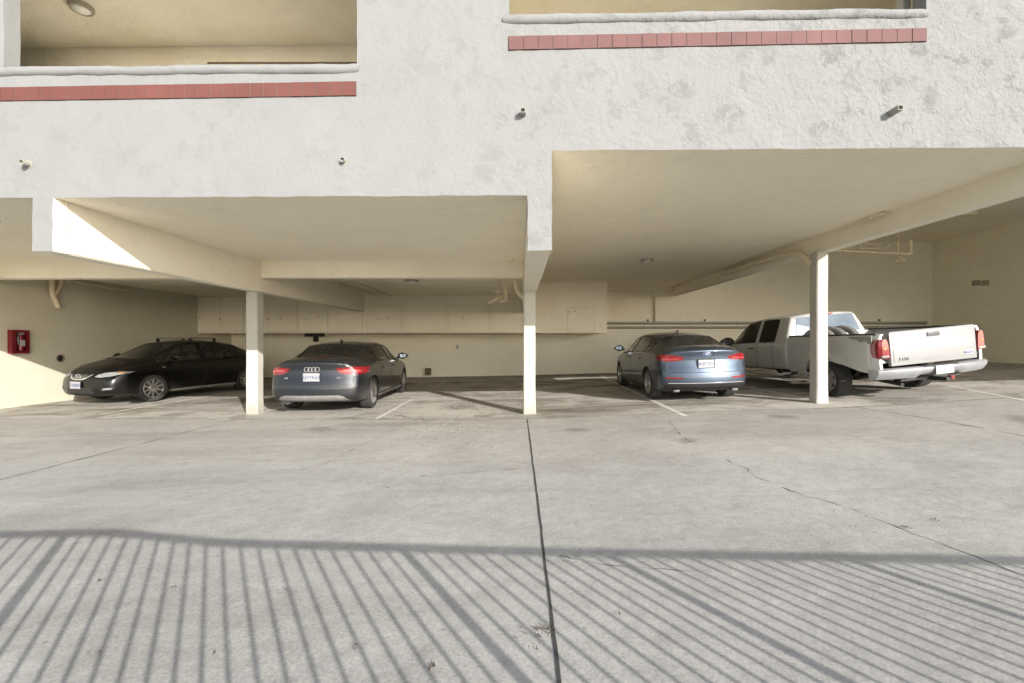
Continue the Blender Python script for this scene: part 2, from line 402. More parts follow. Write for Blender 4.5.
for pts in ([(670, 421), (677, 432), (690, 442), (700, 447)], [(727, 460), (745, 469), (762, 480), (800, 494), (857, 510), (880, 521), (907, 530), (950, 547), (1012, 572), (1060, 592)],
            [(560, 556), (620, 566), (700, 572)],
            [(300, 470), (330, 462), (372, 440), (410, 424)], [(420, 476), (500, 470), (520, 468)], [(150, 432), (245, 414)]):
    ribbon('crack', [pxg(*p) for p in pts], .005, M['crack'], .003, 1.2, subdiv=.04)
def stall(pts, wd=.09):
    o = ribbon('stall_line', pts, wd, M['line'], .003, .25)
stall([(-2.6, 8.1), (-2.58, 10.8)], .07)
stall([(-2.57, 13.4), (-2.57, 15.9)], .05)
stall([(2.84, 7.7), (2.95, 16.3)])
stall([(8.3, 7.0), (9.4, 10.2), (11.2, 16)], .08)
stall([(-5.1, 8.9), (-5.1, 16)], .08)
stall([(.2, 8.9), (.2, 16.2)], .08)
stall([(-8.1, 8.6), (-7.95, 16)], .08)
stall([(5.84, 9.2), (5.84, 16.3)], .08)
# leaf litter: each scrap lies on the slab
bm = bmesh.new()
for (x, y, n, s, r) in [(545, 632, 26, .022, .06), (530, 640, 14, .02, .12), (905, 528, 14, .02, .05), (932, 520, 10, .022, .05), (100, 582, 3, .03, .02), (174, 588, 3, .03, .02), (288, 590, 3, .03, .02), (95, 655, 4, .03, .03), (212, 655, 3, .03, .02), (354, 650, 4, .03, .03), (432, 668, 4, .03, .03), (385, 488, 4, .03, .04), (425, 480, 12, .02, .3), (450, 425, 160, .035, .9), (470, 405, 200, .035, .8), (500, 398, 160, .035, .7), (420, 418, 120, .03, .8), (445, 440, 80, .025, 1.0), (350, 413, 60, .03, .5), (620, 600, 3, .02, .3), (860, 520, 5, .02, .3)]:
    c = pxg(x, y)
    for _ in range(n):
        a = random.uniform(0, 6.28); d = random.uniform(0, 1)**.7*r
        p = Vector((c.x+d*math.cos(a), c.y+d*math.sin(a)*.8)); q = random.uniform(0, 3.14); ss = s*random.uniform(.12, .4)
        z = gsurf(p.x, p.y)+.004
        vs = []
        for k in range(5):
            an = q+k*1.256; l = ss*random.uniform(.4, 1)*(1.6 if k % 2 else .8)
            vs.append(bm.verts.new((p.x+math.cos(an)*l, p.y+math.sin(an)*l, z+random.uniform(0, .012))))
        bm.faces.new(vs)
litter = mesh_obj('leaf_litter', bm, M['soil']); tag(litter, 'brown leaf scraps and grit scattered over the concrete', 'leaf litter', kind='stuff')

# ------------------------------------------------------------------ the building
DF = 4.74; DC = 8.62; DB = 16.9; DS = 15.1
ZL = 2.95; ZR = 3.42; ZT = 5.10; ZBM = 2.374; ZBR = 3.12
XL0, XL1 = px(32, 249, DF).x, px(53, 249, DF).x
XM0, XM1 = px(527.5, 249, DF).x, px(552, 249, DF).x
XR0, XR1 = 5.73, 5.96
WALL_L = -10.9; WALL_R = 15.3
B = empty('apartment_building', (0, DF, 0))
tag(B, 'white stucco apartment block raised over an open parking bay', 'building')
def part(name, bm, mat, smooth=None, parent=None):
    o = mesh_obj(name, bm, mat, smooth=smooth); p = parent or B
    # geometry is written in world metres: cancel the empty's offset
    off = Vector((0, 0, 0)); q = p
    while q: off += q.location; q = q.parent
    o.location = -off; o.parent = p
    return o
def wob(co, a=.006, s=5.0):
    return Vector(co)+Vector((noise.noise(co*s), noise.noise(co*s+Vector((9, 3, 1)))*.6, noise.noise(co*s+Vector((2, 7, 5)))))*a
def grid_wall(name, xb, zb, inside, y0, y1, mat, step=.09, amp=.009):
    """wall slab in XZ with stepped outline, gently uneven like hand-laid stucco"""
    xs = []; zs = []
    for l, out in ((xb, xs), (zb, zs)):
        for a, b in zip(l, l[1:]): out += frange(a, b, step if (b-a) > step else b-a)[:-1]
        out.append(l[-1])
    bm = bmesh.new(); V = {}
    def v(i, k, y):
        if (i, k, y) not in V: V[(i, k, y)] = bm.verts.new(wob(Vector((xs[i], y, zs[k])), amp))
        return V[(i, k, y)]
    C = lambda i, k: 0 <= i < len(xs)-1 and 0 <= k < len(zs)-1 and inside((xs[i]+xs[i+1])/2, (zs[k]+zs[k+1])/2)
    for i in range(len(xs)-1):
        for k in range(len(zs)-1):
            if not C(i, k): continue
            bm.faces.new((v(i, k, y0), v(i+1, k, y0), v(i+1, k+1, y0), v(i, k+1, y0)))
            bm.faces.new((v(i, k, y1), v(i, k+1, y1), v(i+1, k+1, y1), v(i+1, k, y1)))
            if not C(i-1, k): bm.faces.new((v(i, k, y0), v(i, k+1, y0), v(i, k+1, y1), v(i, k, y1)))
            if not C(i+1, k): bm.faces.new((v(i+1, k, y0), v(i+1, k, y1), v(i+1, k+1, y1), v(i+1, k+1, y0))).material_index = 2 if zs[k] < 3.4 else 0
            if not C(i, k-1): bm.faces.new((v(i, k, y0), v(i, k, y1), v(i+1, k, y1), v(i+1, k, y0))).material_index = 1 if zs[k] < 4 else 0
            if not C(i, k+1): bm.faces.new((v(i, k+1, y0), v(i+1, k+1, y0), v(i+1, k+1, y1), v(i, k+1, y1)))
    return part(name, bm, mat, smooth=38)
OLX0, OLX1 = px(3.5, 60, DF).x, px(357, 60, DF).x
ORX0, ORX1 = px(509, 10, DF).x, px(926, 10, DF).x
SILL_L = px(180, 68, DF).z; SILL_R = px(700, 18, DF).z
HEAD = 5.55
def facade_in(x, z):
    if OLX0 < x < OLX1 and SILL_L < z < HEAD: return False
    if ORX0 < x < ORX1 and SILL_R < z < HEAD: return False
    if x < XL0: lo = ZL
    elif x < XL1: lo = ZBM
    elif x < XM0: lo = ZL
    elif x < XM1: lo = ZBM-.005
    elif x < XR0: lo = ZR
    elif x < XR1: lo = ZBR
    elif x < 13.3: lo = ZT
    else: lo = 3.0  # unseen low facade, added to block sun from the right bay
    return z > lo
grid_wall('facade', sorted([-5.62, OLX0, XL0, XL1, OLX1, XM0, XM1, ORX0, ORX1, XR0, XR1, 13.3, 20]),
          sorted([ZBM-.005, ZBM, ZL, 3.0, ZBR, ZR, ZT, SILL_L, SILL_R, HEAD, 7.0]), facade_in, DF, DF+.16, [M['facade'], M['ceiling'], M['beam']])
# set-back wing on the left, unseen: its setback and slant are shaped to let low sun reach the side wall
bm = bmesh.new()
add_box(bm, -24, -6.8, 5.79, 5.97, ZL+.02, 7.0)
for a, b in (((-6.8, 5.79), (-5.62, DF)),):
    vs = [bm.verts.new(p) for p in ((a[0], a[1]+.004, ZL+.02), (b[0]-.002, b[1], ZL+.02), (b[0]-.002, b[1], 7.0), (a[0], a[1]+.004, 7.0), (a[0]+.05, a[1]+.16, ZL+.02), (b[0]-.002, b[1]+.16, ZL+.02), (b[0]-.002, b[1]+.16, 7.0), (a[0]+.05, a[1]+.16, 7.0))]
    for f in ((0,1,2,3),(4,7,6,5),(0,4,5,1),(3,2,6,7),(0,3,7,4),(1,5,6,2)): bm.faces.new([vs[i] for i in f])
part('unseen_side_facade', bm, M['facade'])
# ceilings (undersides of the upper floor)
def slab_poly(name, poly, z, th, mat):
    bm = bmesh.new()
    bot = [bm.verts.new((x, y, z)) for x, y in poly]; top = [bm.verts.new((x, y, z+th)) for x, y in poly]
    bm.faces.new(bot); bm.faces.new(top[::-1])
    for i in range(len(poly)): bm.faces.new((bot[i], bot[(i+1) % len(poly)], top[(i+1) % len(poly)], top[i]))
    return part(name, bm, mat)
FB = DF+.16
slab_poly('ceiling', [(-24, 5.80), (-6.8, 5.80), (-5.62, DF+.012), (-5.61, FB), (XM0, FB), (XM0, 18), (-24, 18)], ZL+.003, .12, M['ceiling'])  # unseen left front corner cut back to let the low sun in
slab_poly('ceiling', [(XM1, FB), (XR0, FB), (XR0, 18), (XM1, 18)], ZR+.003, .12, M['ceiling'])
slab_poly('ceiling', [(XR1, FB), (20, FB), (20, 18), (XR1, 18)], ZT+.003, .12, M['ceiling'])
# solid upper floor behind the facade, so nothing leaks light
bm = bmesh.new(); add_box(bm, -24, 20, 7.0, 18, 5.96, 7.0); add_box(bm, -24, 20, FB, 7.0, 6.4, 7.0)
part('upper_floor', bm, M['facade'])
# balcony corridors behind the parapet openings
def corridor(x0, x1, zf, ceil, depth, xl=.5):
    x0 = x0-xl+.5
    bm = bmesh.new()
    y0 = FB+.002; y1 = y0+depth
    add_box(bm, x0-.5, x1+.5, y1, y1+.1, zf, ceil)           # back wall
    add_box(bm, x0-.5, x1+.5, y0, y1+.1, ceil+.001, ceil+.1) # its ceiling
    add_box(bm, x0-.5, x1+.5, y0, y1+.1, zf-.1, zf-.001)     # walkway
    add_box(bm, x0-.6, x0-.502, y0, y1, zf, ceil); add_box(bm, x1+.502, x1+.6, y0, y1, zf, ceil)
    return part('balcony', bm, M['balcony'])
corridor(OLX0, OLX1, 3.25, 5.62, 1.45, 4.0)
corridor(ORX0, ORX1, 3.70, 5.62, 1.25)
bm = bmesh.new(); p0 = px(903, 10, DF+.3); p1 = px(911, 10, DF+.3); add_box(bm, p0.x, p1.x, DF+.3, DF+.4, 4.3, 5.6, .006); part('balcony_post', bm, M['column'])
bm = bmesh.new(); p0 = px(210, 62, 6.2); p1 = px(360, 62, 6.2)
add_tube(bm, [(p0.x, 6.15, px(210, 63, 6.15).z), (p1.x+.2, 6.15, px(360, 63, 6.15).z)], .012); part('handrail', bm, M['pipe_dark'])
# rounded parapet caps: hand-run half round moulding
def cap(name, xa, ya, xb, yb, r):
    a = px(xa, ya, DF); b = px(xb, yb, DF); bm = bmesh.new(); n = 70
    pts = [a.lerp(b, i/n) for i in range(n+1)]
    pts = [Vector((p.x, DF+.022, p.z+.012*noise.noise(Vector((p.x*1.1, 3, 1)))+.004*noise.noise(Vector((p.x*5, 3, 1))))) for p in pts]
    rr = [r*(1+.12*noise.noise(Vector((p.x*3, 8, 2)))) for p in pts]; rr[0] *= .8; rr[-1] *= .85
    add_tube(bm, pts, rr, 14)
    for v in bm.verts: v.co = wob(v.co, .008, 9)
    return part(name, bm, M['facade'], smooth=60)
cap('parapet_cap', -10, 71.8, 359, 68.5, .056)
cap('parapet_cap', 503, 19.5, 927, 13, .056)
# tile bands: every tile its own shape in one band with grout
def tiles(xa, ya0, ya1, xb, yb0, yb1, n, mats):
    bm = bmesh.new(); A0 = px(xa, ya0, DF); A1 = px(xa, ya1, DF); B0 = px(xb, yb0, DF); B1 = px(xb, yb1, DF)
    for i in range(n):
        g = .035
        t0 = (i+g)/n; t1 = (i+1-g)/n
        q = [A1.lerp(B1, t0), A1.lerp(B1, t1), A0.lerp(B0, t1), A0.lerp(B0, t0)]
        y = DF-.013-random.uniform(0, .004)
        fr = [bm.verts.new((p.x, y+random.uniform(-.001, .001), p.z)) for p in q]; bk = [bm.verts.new((p.x, DF+.02, p.z)) for p in q]
        mi = random.choice((0, 0, 1))
        for f in ((fr[0], fr[1], fr[2], fr[3]), (fr[0], bk[0], bk[1], fr[1]), (fr[1], bk[1], bk[2], fr[2]), (fr[2], bk[2], bk[3], fr[3]), (fr[3], bk[3], bk[0], fr[0])):
            bm.faces.new(f).material_index = mi
    q = [A1, B1, B0, A0]
    g = [bm.verts.new((p.x, DF-.0105, p.z)) for p in q]; h = [bm.verts.new((p.x, DF+.02, p.z)) for p in q]
    for f in ((g[0], g[1], g[2], g[3]), (g[0], h[0], h[1], g[1]), (g[2], h[2], h[3], g[3]), (g[1], h[1], h[2], g[2]), (g[3], h[3], h[0], g[0])): bm.faces.new(f).material_index = 2
    return part('tile_band', bm, mats)
tiles(-10, 88.2, 101.5, 356.5, 82, 96, 28, [M['tile'], M['tile'], M['grout']])
tiles(508.5, 37, 50.5, 926, 29, 42, 28, [M['tile_pink'], M['tile_pink'], M['grout']])
# beams
def beam(name, x0, x1, y0, y1, z0, z1, mat=None, amp=.004):
    bm = bmesh.new(); add_box(bm, x0, x1, y0, y1, z0, z1)
    n = max(1, int(max(x1-x0, y1-y0)/.2))
    long = [e for e in bm.edges if e.calc_length() > max(x1-x0, y1-y0)*.99]
    bmesh.ops.subdivide_edges(bm, edges=long, cuts=n, use_grid_fill=True)
    bmesh.ops.bevel(bm, geom=[e for e in bm.edges if len(e.link_faces) == 2 and e.calc_face_angle(0) > 1], offset=.012, segments=2, affect='EDGES')
    for v in bm.verts: v.co = wob(v.co, amp, 3)
    return part(name, bm, mat or M['cream'], smooth=40)
beam('beam', XL0+.004, XL1-.004, FB, 14.5, ZBM, ZL+.05, M['beam'])
beam('beam', XM0+.004, XM1-.004, FB, DS, ZBM, ZR+.05, M['beam'])
beam('beam', XR0, XR1, FB, DB, ZBR, ZT-.002, M['beam'])
beam('crossbeam', WALL_L, XL0, DC, DC+.24, 2.645, ZL+.05)
beam('crossbeam', XL1, XM0, DC, DC+.24, 2.645, ZL+.05)
beam('crossbeam', XM1, XR0, DB-.25, DB+.002, ZR-.12, ZR+.05)
# columns
def column(x0, x1, top, d=DC, dd=.23):
    g = min(gz(x0, d), gz(x1, d))-.05; bm = bmesh.new(); xm = (x0+x1)/2; hw = (x1-x0)/2
    zs = [g]+frange(g+.35, top-.02, .12)
    ring = []
    for z in zs:
        e = .008*noise.noise(Vector((x0*3, 0, z*1.2)))
        fl = .012*max(0, 1-(z-g)/.25)
        c = .018
        pts = [(-hw-fl+c, 0), (hw+fl-c, 0), (hw+fl, c), (hw+fl, dd-c), (hw+fl-c, dd), (-hw-fl+c, dd), (-hw-fl, dd-c), (-hw-fl, c)]
        ring.append([bm.verts.new((xm+a+e, d+b, z)) for a, b in pts])
    for a, b in zip(ring, ring[1:]):
        for i in range(8): bm.faces.new((a[i], a[(i+1) % 8], b[(i+1) % 8], b[i]))
    bm.faces.new(ring[0][::-1]); bm.faces.new(ring[-1])
    return part('column', bm, M['column'], smooth=40)
xa, xb = px(245.5, 400, DC).x, px(257, 400, DC).x; column(xa, xb, ZBM+.02)
xa, xb = px(523.5, 400, DC).x, px(535.5, 400, DC).x; column(xa, xb, ZBM+.02)
xa, xb = px(817, 380, DC).x, px(828.5, 380, DC).x; column(xa, xb, ZBR+.02)
# walls
def wallbox(name, x0, x1, y0, y1, z0, z1, mat=None, step=.5):
    bm = bmesh.new(); add_box(bm, x0, x1, y0, y1, z0, z1); return part(name, bm, mat or M['cream'])
wallbox('back_wall', -24, 20, DB, DB+.25, -.3, 5.6)
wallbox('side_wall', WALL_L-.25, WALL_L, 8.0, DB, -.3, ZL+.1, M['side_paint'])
wallbox('side_wall', WALL_R, WALL_R+.25, 13.77, DB, -.3, 5.2)
wallbox('end_wall', WALL_R+.25, 20, 14.4, 14.65, -.3, 5.2, M['facade'])
wallbox('outer_wall', 20, 20.25, DF, 17, -.3, 7.0, M['facade'])
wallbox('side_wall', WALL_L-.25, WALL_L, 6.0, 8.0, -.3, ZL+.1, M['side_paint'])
# curb at the foot of the back wall, pilaster, side wall base step
bm = bmesh.new(); rows4 = []
for x in frange(WALL_L, 14.9, .3): g = gz(x, DB); rows4.append([bm.verts.new(p) for p in ((x, DB-.10, g-.1), (x, DB-.10, g+.05), (x, DB+.01, g+.06), (x, DB+.01, g-.1))])
for a, b in zip(rows4, rows4[1:]):
    for i in range(4): bm.faces.new((a[i], b[i], b[(i+1) % 4], a[(i+1) % 4]))
bm.faces.new(rows4[0]); bm.faces.new(rows4[-1][::-1])
part('wall_curb', bm, M['curb'])
bm = bmesh.new(); a = px(655, 300, DB-.12).x; b = px(664.5, 300, DB-.12).x; add_box(bm, a, b, DB-.16, DB+.01, EYE-.1+.85, ZR-.12, .006); part('pilaster', bm, M['cream'])

# storage cabinets hung under the ceiling along the back
SZ = .285+EYE
sc = empty('storage_cabinet', (-4, DS, SZ)); tag(sc, 'long cream storage locker box hung below the ceiling along the back wall', 'storage cabinet')
XSR = px(607, 300, DS).x
bm = bmesh.new(); add_box(bm, WALL_L, XM0-.001, DS, DB, SZ, ZL+.001); add_box(bm, XM0-.001, XSR, DS, DB, SZ, ZR+.001, 0); part('box', bm, M['cream'], parent=sc)
def cdoor(x0, y0, x1, y1):
    a = px(x0, y1, DS-.02); b = px(x1, y0, DS-.02); bm = bmesh.new()
    add_box(bm, a.x, b.x, DS-.018, DS-.001, a.z, b.z, .004); d = part('door', bm, M['cream'], parent=sc)
    g = bmesh.new(); add_box(g, a.x-.012, b.x+.012, DS-.006, DS+.001, a.z-.012, b.z+.012); part('door_shade_strip', g, M['gap'], parent=sc)  # darker backing strip paints the seam shade around the door
    return d
def cknob(x, y, s=.02):
    a = px(x, y, DS-.04); bm = bmesh.new()
    add_lathe(bm, [(s*.6, 0), (s*.6, .02), (s, .025), (s*.8, .045)], 10, Matrix.Translation((a.x, DS-.002, a.z)) @ Matrix.Rotation(R(90), 4, 'X')); part('latch', bm, M['pipe_dark'], parent=sc)
for d in ((200, 297, 220, 331), (223, 297, 243, 331), (268, 299, 297, 331.5), (299, 299, 327, 331.5), (329.5, 299, 362, 331.5), (367, 306, 401, 332), (404, 299, 446, 332), (449, 306, 488, 332), (491, 299, 521, 332), (568, 308, 594, 332)): cdoor(*d)
for k in ((199.5, 318), (268, 319), (280, 318.5), (306.5, 319.5), (317.5, 317), (378, 319.5), (389, 318), (462.5, 318), (569, 312), (575, 311), (220, 319)): cknob(*k)
# wall rails on the right half of the back wall
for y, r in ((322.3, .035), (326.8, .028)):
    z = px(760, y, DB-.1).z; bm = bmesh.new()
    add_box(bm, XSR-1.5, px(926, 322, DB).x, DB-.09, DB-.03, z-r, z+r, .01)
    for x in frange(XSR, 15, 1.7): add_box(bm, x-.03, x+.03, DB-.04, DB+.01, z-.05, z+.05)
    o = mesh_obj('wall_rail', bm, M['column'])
    g = bmesh.new(); add_box(g, XSR-1.5, px(926, 322, DB).x, DB-.05, DB-.001, z-r-.035, z-r-.004); mesh_obj('rail_shade_strip', g, M['pipe_dark'], o)  # dark strip that paints in the shade beneath the rail
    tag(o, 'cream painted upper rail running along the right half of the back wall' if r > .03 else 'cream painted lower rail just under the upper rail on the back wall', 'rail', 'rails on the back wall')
    for xx in (648, 705, 880):
        if r > .03:
            a = px(xx, 319, DB-.05); b2 = bmesh.new(); add_box(b2, a.x-.03, a.x+.03, DB-.05, DB-.001, z+.04, z+.12, .01)
            k = mesh_obj('rail_bracket', b2, M['pipe_dark'], parent=o)

# ------------------------------------------------------------------ pipes and fittings
def pipe(name, pts, r, label, cat='pipe', mat='pipe', group=None, rad=.09, clamps=()):
    bm = bmesh.new(); add_tube(bm, bend(pts, rad), r, 10)
    for c, ax, rr in clamps:
        Mx = Matrix.Translation(c) @ Vector(ax).to_track_quat('Z', 'Y').to_matrix().to_4x4()
        add_lathe(bm, [(r*1.28, -rr), (r*1.28, rr)], 12, Mx)
    o = mesh_obj(name, bm, M[mat], smooth=50)
    return tag(o, label, cat, group)
G1 = 'drain and conduit pipes under the ceiling'
D0 = 9.0
# left wall trap
xw = WALL_L+.09
def onwall(x, y):     # on the plane X = xw
    u = (x-512)/F; c, s = math.cos(YAW), math.sin(YAW); dx = u*c-s; dy = c+u*s; t = xw/dx
    return Vector((xw, dy*t, EYE+(341.5-y)/F*t))
p = [onwall(52, 270), onwall(52, 294), onwall(58, 306)]
pipe('drain_pipe', [p[0]+Vector((0, 0, .3)), p[0], p[1], p[2], p[2]-Vector((0, 0, .05))], .055, 'thick crooked cream drain pipe coming down the left wall from the ceiling', group=G1)
p = [onwall(61, 270), onwall(61, 284), onwall(54, 297)]
pipe('drain_pipe', [p[0]+Vector((0, 0, .3))]+p, .045, 'second cream drain pipe joining the thick crooked one on the left wall', group=G1)
pipe('conduit', [onwall(66, 280), onwall(124, 290.5), onwall(131, 290), onwall(137, 283), onwall(137, 283)+Vector((0, 0, .2))], .03, 'thin cream conduit sagging under the left ceiling with an upturned end', group=G1)
pipe('conduit', [onwall(151, 287), onwall(158, 286.5), onwall(194, 295.2)], .035, 'thin conduit under the left ceiling nearest the back corner', group=G1)
# middle beam pipes
pipe('conduit', [px(513, 232, 7.6), px(513, 262, 8.5)], .012, 'thin vertical conduit on the front of the crossbeam left of the middle beam', group=G1)
pipe('conduit', [px(510, 244, DC-.03), px(510, 262.5, DC-.03)], .012, 'short thin conduit beside the taller one left of the middle beam', group=G1)
a = px(516, 270, 9.2)
pipe('drain_pipe', [px(516, 276, 9.25), px(516.5, 291, 9.25), px(524, 301, 9.05)+Vector((.05, 0, 0))], .05, 'cream drain elbow bending into the middle column top', group=G1, rad=.15)
pipe('drain_pipe', [px(503, 278, 11), px(507, 300, 11), px(500, 301, 11)], .045, 'cream drain pipe dropping behind the crossbeam near the middle column', group=G1)
bm = bmesh.new(); c = px(500, 297, 11.1)
add_tube(bm, bend([c+Vector((-.28, 0, -.15)), c, c+Vector((.2, 0, .02))], .05), .035, 8); add_tube(bm, [c+Vector((-.2, 0, .14)), c+Vector((.08, 0, .14))], .02, 8); add_tube(bm, [c+Vector((-.05, 0, .16)), c+Vector((-.05, 0, -.1))], .022, 8)
add_lathe(bm, [(.05, -.05), (.05, .05)], 10, Matrix.Translation(c+Vector((.03, 0, -.03))) @ Matrix.Rotation(R(90), 4, 'Y'))
add_tube(bm, [c+Vector((-.05, 0, .16)), (c.x-.05, c.y, ZL)], .018, 8)
tag(mesh_obj('valve', bm, M['pipe'], smooth=50), 'tangled pipe valve hanging under the ceiling left of the middle column', 'valve')
# right beam pipes (run along the left face of the right-hand beam)
xb_ = XR0-.09
def onbeam(x, y, X=None):
    X = X or xb_
    u = (x-512)/F; c, s = math.cos(YAW), math.sin(YAW); dx = u*c-s; dy = c+u*s; t = X/dx
    return Vector((X, dy*t, EYE+(341.5-y)/F*t))
pipe('conduit', [onbeam(667, 290), onbeam(699, 275.5), onbeam(701, 273)], .045, 'cream pipe along the right beam nearest the back wall', group=G1)
pipe('drain_pipe', [onbeam(722, 273.5), onbeam(748, 265), onbeam(792, 252.5), onbeam(803, 256), onbeam(810, 264)], .06, 'thick cream drain pipe curving down into the right column', group=G1, rad=.5,
      clamps=[(onbeam(726, 272), (0, 1, -.05), .06), (onbeam(748, 265), (0, 1, 0), .05)])
pipe('conduit', [onbeam(718, 268), onbeam(801, 239), onbeam(886, 212.5)], .026, 'long thin cream pipe along the top of the right beam over the column', group=G1,
      clamps=[(onbeam(801, 239), (0, 1, 0), .05), (onbeam(787, 244), (0, 1, 0), .05)])
c = onbeam(882, 213); pipe('pipe_elbow', [c+Vector((-.01, -.16, .07)), c+Vector((-.01, .02, .06)), c+Vector((0, .25, -.02))], .035, 'cream elbow at the front end of the thin pipe on the right beam', group=G1)
# rack of pipes under the right ceiling
zz = lambda y, D: px(880, y, D).z
pk = 13.2
def rk(x, y, D=pk): return px(x, y, D)
pipe('conduit', [rk(832, 250.5), rk(912, 254)], .035, 'lowest long cream pipe under the right bay ceiling', group=G1)
pipe('conduit', [rk(840, 248, 13.5), rk(886, 249, 13.5), rk(889, 245, 13.5)], .03, 'middle cream pipe under the right bay ceiling', group=G1)
pipe('conduit', [rk(848, 243, 14), rk(872, 243.5, 14), rk(880, 250, 14)], .03, 'upper short cream pipe under the right bay ceiling', group=G1)
pipe('drain_pipe', [rk(911, 240), rk(911, 253.5)], .045, 'short vertical cream pipe dropping to the lowest pipe in the right bay', group=G1)
pipe('drain_pipe', [rk(898, 243, 13.4), rk(898, 256, 13.4), rk(906, 261, 13.4), rk(896, 261, 13.4)], .04, 'hooked cream trap under the right bay ceiling beside the vertical pipe', group=G1)
for x, lab in ((845, 'thin metal hanger rod at the left end of the pipes under the right bay ceiling'), (860, 'thin metal hanger rod second from the left under the right bay ceiling'), (898, 'thin metal hanger rod above the hooked trap under the right bay ceiling')):
    bm = bmesh.new(); a = rk(x, 250, 13.24); add_tube(bm, [a, (a.x, a.y, ZT)], .012, 6)
    tag(mesh_obj('pipe_hanger', bm, M['pipe']), lab, 'pipe hanger', 'pipe hangers in the right bay')
# small ceiling-mounted bar fitting at the right
c = px(955, 218, 9.0); zc = ZT
bm = bmesh.new(); a = px(938, 218, 12.3); b = px(975, 218, 12.3)
add_box(bm, a.x, b.x, 12.2, 12.4, ZT-.3, ZT-.2, .02); add_tube(bm, [(a.x+.2, 12.3, ZT-.2), (a.x+.2, 12.3, ZT+.01)], .02, 8); add_tube(bm, [(b.x-.2, 12.3, ZT-.2), (b.x-.2, 12.3, ZT+.01)], .02, 8)
tag(mesh_obj('strip_light', bm, M['pipe']), 'cream strip fitting hanging under the right bay ceiling', 'strip light')
# diagonal conduits on the back ceiling of the left middle bay
for i, (p0, p1, lab) in enumerate([((338, 284), (376, 295), 'thin painted batten on the ceiling left of the round light'), ((357, 284), (391, 296), 'painted ceiling batten nearest the round light')]):
    def onc(x, y, z):
        v = (341.5-y)/F; u = (x-512)/F; c, s = math.cos(YAW), math.sin(YAW); dx = u*c-s; dy = c+u*s; t = (z-EYE)/v; return Vector((dx*t, dy*t, z))
    pipe('ceiling_batten', [onc(*p0, ZL-.03), onc(*p1, ZL-.03)], .03, lab, 'batten', group='battens on the ceiling')
def ceil_light(x, y, z, r, label, rx=0.0):
    v = (341.5-y)/F; u = (x-512)/F; c, s = math.cos(YAW), math.sin(YAW); dx = u*c-s; dy = c+u*s; t = (z-EYE)/v
    e = empty('ceiling_light', (dx*t, dy*t, z)); tag(e, label, 'ceiling light', 'round ceiling lights')
    bm = bmesh.new(); add_lathe(bm, [(r, 0), (r, -.035), (r*.9, -.055), (r*.78, -.055), (r*.76, -.03), (r*.76, 0)], 28); mesh_obj('ring', bm, M['lamp_ring'], e, smooth=40)
    bm = bmesh.new(); add_lathe(bm, [(r*.77, -.005), (r*.77, -.045), (r*.6, -.062), (r*.3, -.072), (.01, -.075)], 28); mesh_obj('diffuser', bm, M['lamp_glass'], e, smooth=60)
ceil_light(412, 280, ZL, .17, 'round white ceiling light behind the crossbeam in the left middle bay')
ceil_light(647, 259.5, ZR, .15, 'round flush ceiling light above the blue grey sedan')
ceil_light(81, 6, 5.62, .13, 'round dark rimmed ceiling light in the balcony at upper left')
# scuppers on the facade
def scupper(x, y, L_, r, label, square=False):
    c = px(x, y, DF); bm = bmesh.new()
    if square: add_box(bm, c.x-r, c.x+r, DF-L_, DF+.02, c.z-r, c.z+r*.8, .004); add_box(bm, c.x-r*.7, c.x+r*.7, DF-L_-.003, DF-L_+.01, c.z-r*.7, c.z+r*.5, 0, mi=1)
    else:
        Mx = Matrix.Translation((c.x, DF+.02, c.z)) @ Matrix.Rotation(R(97), 4, 'X')
        add_lathe(bm, [(r, 0), (r, L_), (r*.8, L_), (r*.78, L_-.03)], 14, Mx)
        add_lathe(bm, [(r*1.5, 0), (r*1.5, .028)], 14, Mx)
    tag(mesh_obj('drain_spout', bm, [M['spout'], M['hole']], smooth=40), label, 'drain spout', 'drain spouts on the facade')
scupper(29, 164, .10, .030, 'small round spout low on the facade at far left')
scupper(344, 160.5, .07, .026, 'small stubby spout on the facade above the dark grey sedan bay')
scupper(523, 114, .09, .028, 'square spout on the facade over the middle beam', True)
scupper(891, 113, .12, .028, 'long square spout on the facade under the right tile band', True)
# small fittings
def smallbox(name, x, y, D, hw, hh, dep, mat, label, cat, parts=True):
    c = px(x, y, D); bm = bmesh.new(); add_box(bm, c.x-hw, c.x+hw, D-dep, D, c.z-hh, c.z+hh, .006)
    add_box(bm, c.x-hw*.7, c.x+hw*.7, D-dep-.006, D-dep+.002, c.z-hh*.75, c.z+hh*.6, .002)
    return tag(mesh_obj(name, bm, mat), label, cat)
smallbox('junction_box', 428.5, 371.5, DB-.13, .10, .13, .12, M['pipe_dark'], 'dark metal box at the foot of the back wall', 'junction box')
smallbox('outlet_box', 457.5, 347, DB, .04, .07, .05, M['steel'], 'tiny grey outlet box on the back wall above the metal box', 'outlet box')
bm = bmesh.new(); c = px(315, 336, DS+.3); add_box(bm, c.x-.3, c.x+.3, DS+.15, DS+.4, SZ-.12, SZ-.002, .02); add_box(bm, c.x-.03, c.x+.12, DS+.2, DS+.34, SZ-.3, SZ-.12, .03)  # bracket plate with its hanging lamp
tag(mesh_obj('lamp_bracket', bm, M['hole']), 'dark bracket with lamp under the storage locker above the dark grey sedan', 'bracket')
def onright(x, y):
    u = (x-512)/F; c, s = math.cos(YAW), math.sin(YAW); dx = u*c-s; dy = c+u*s; t = (WALL_R-.02)/dx; return Vector((WALL_R, dy*t, EYE+(341.5-y)/F*t))
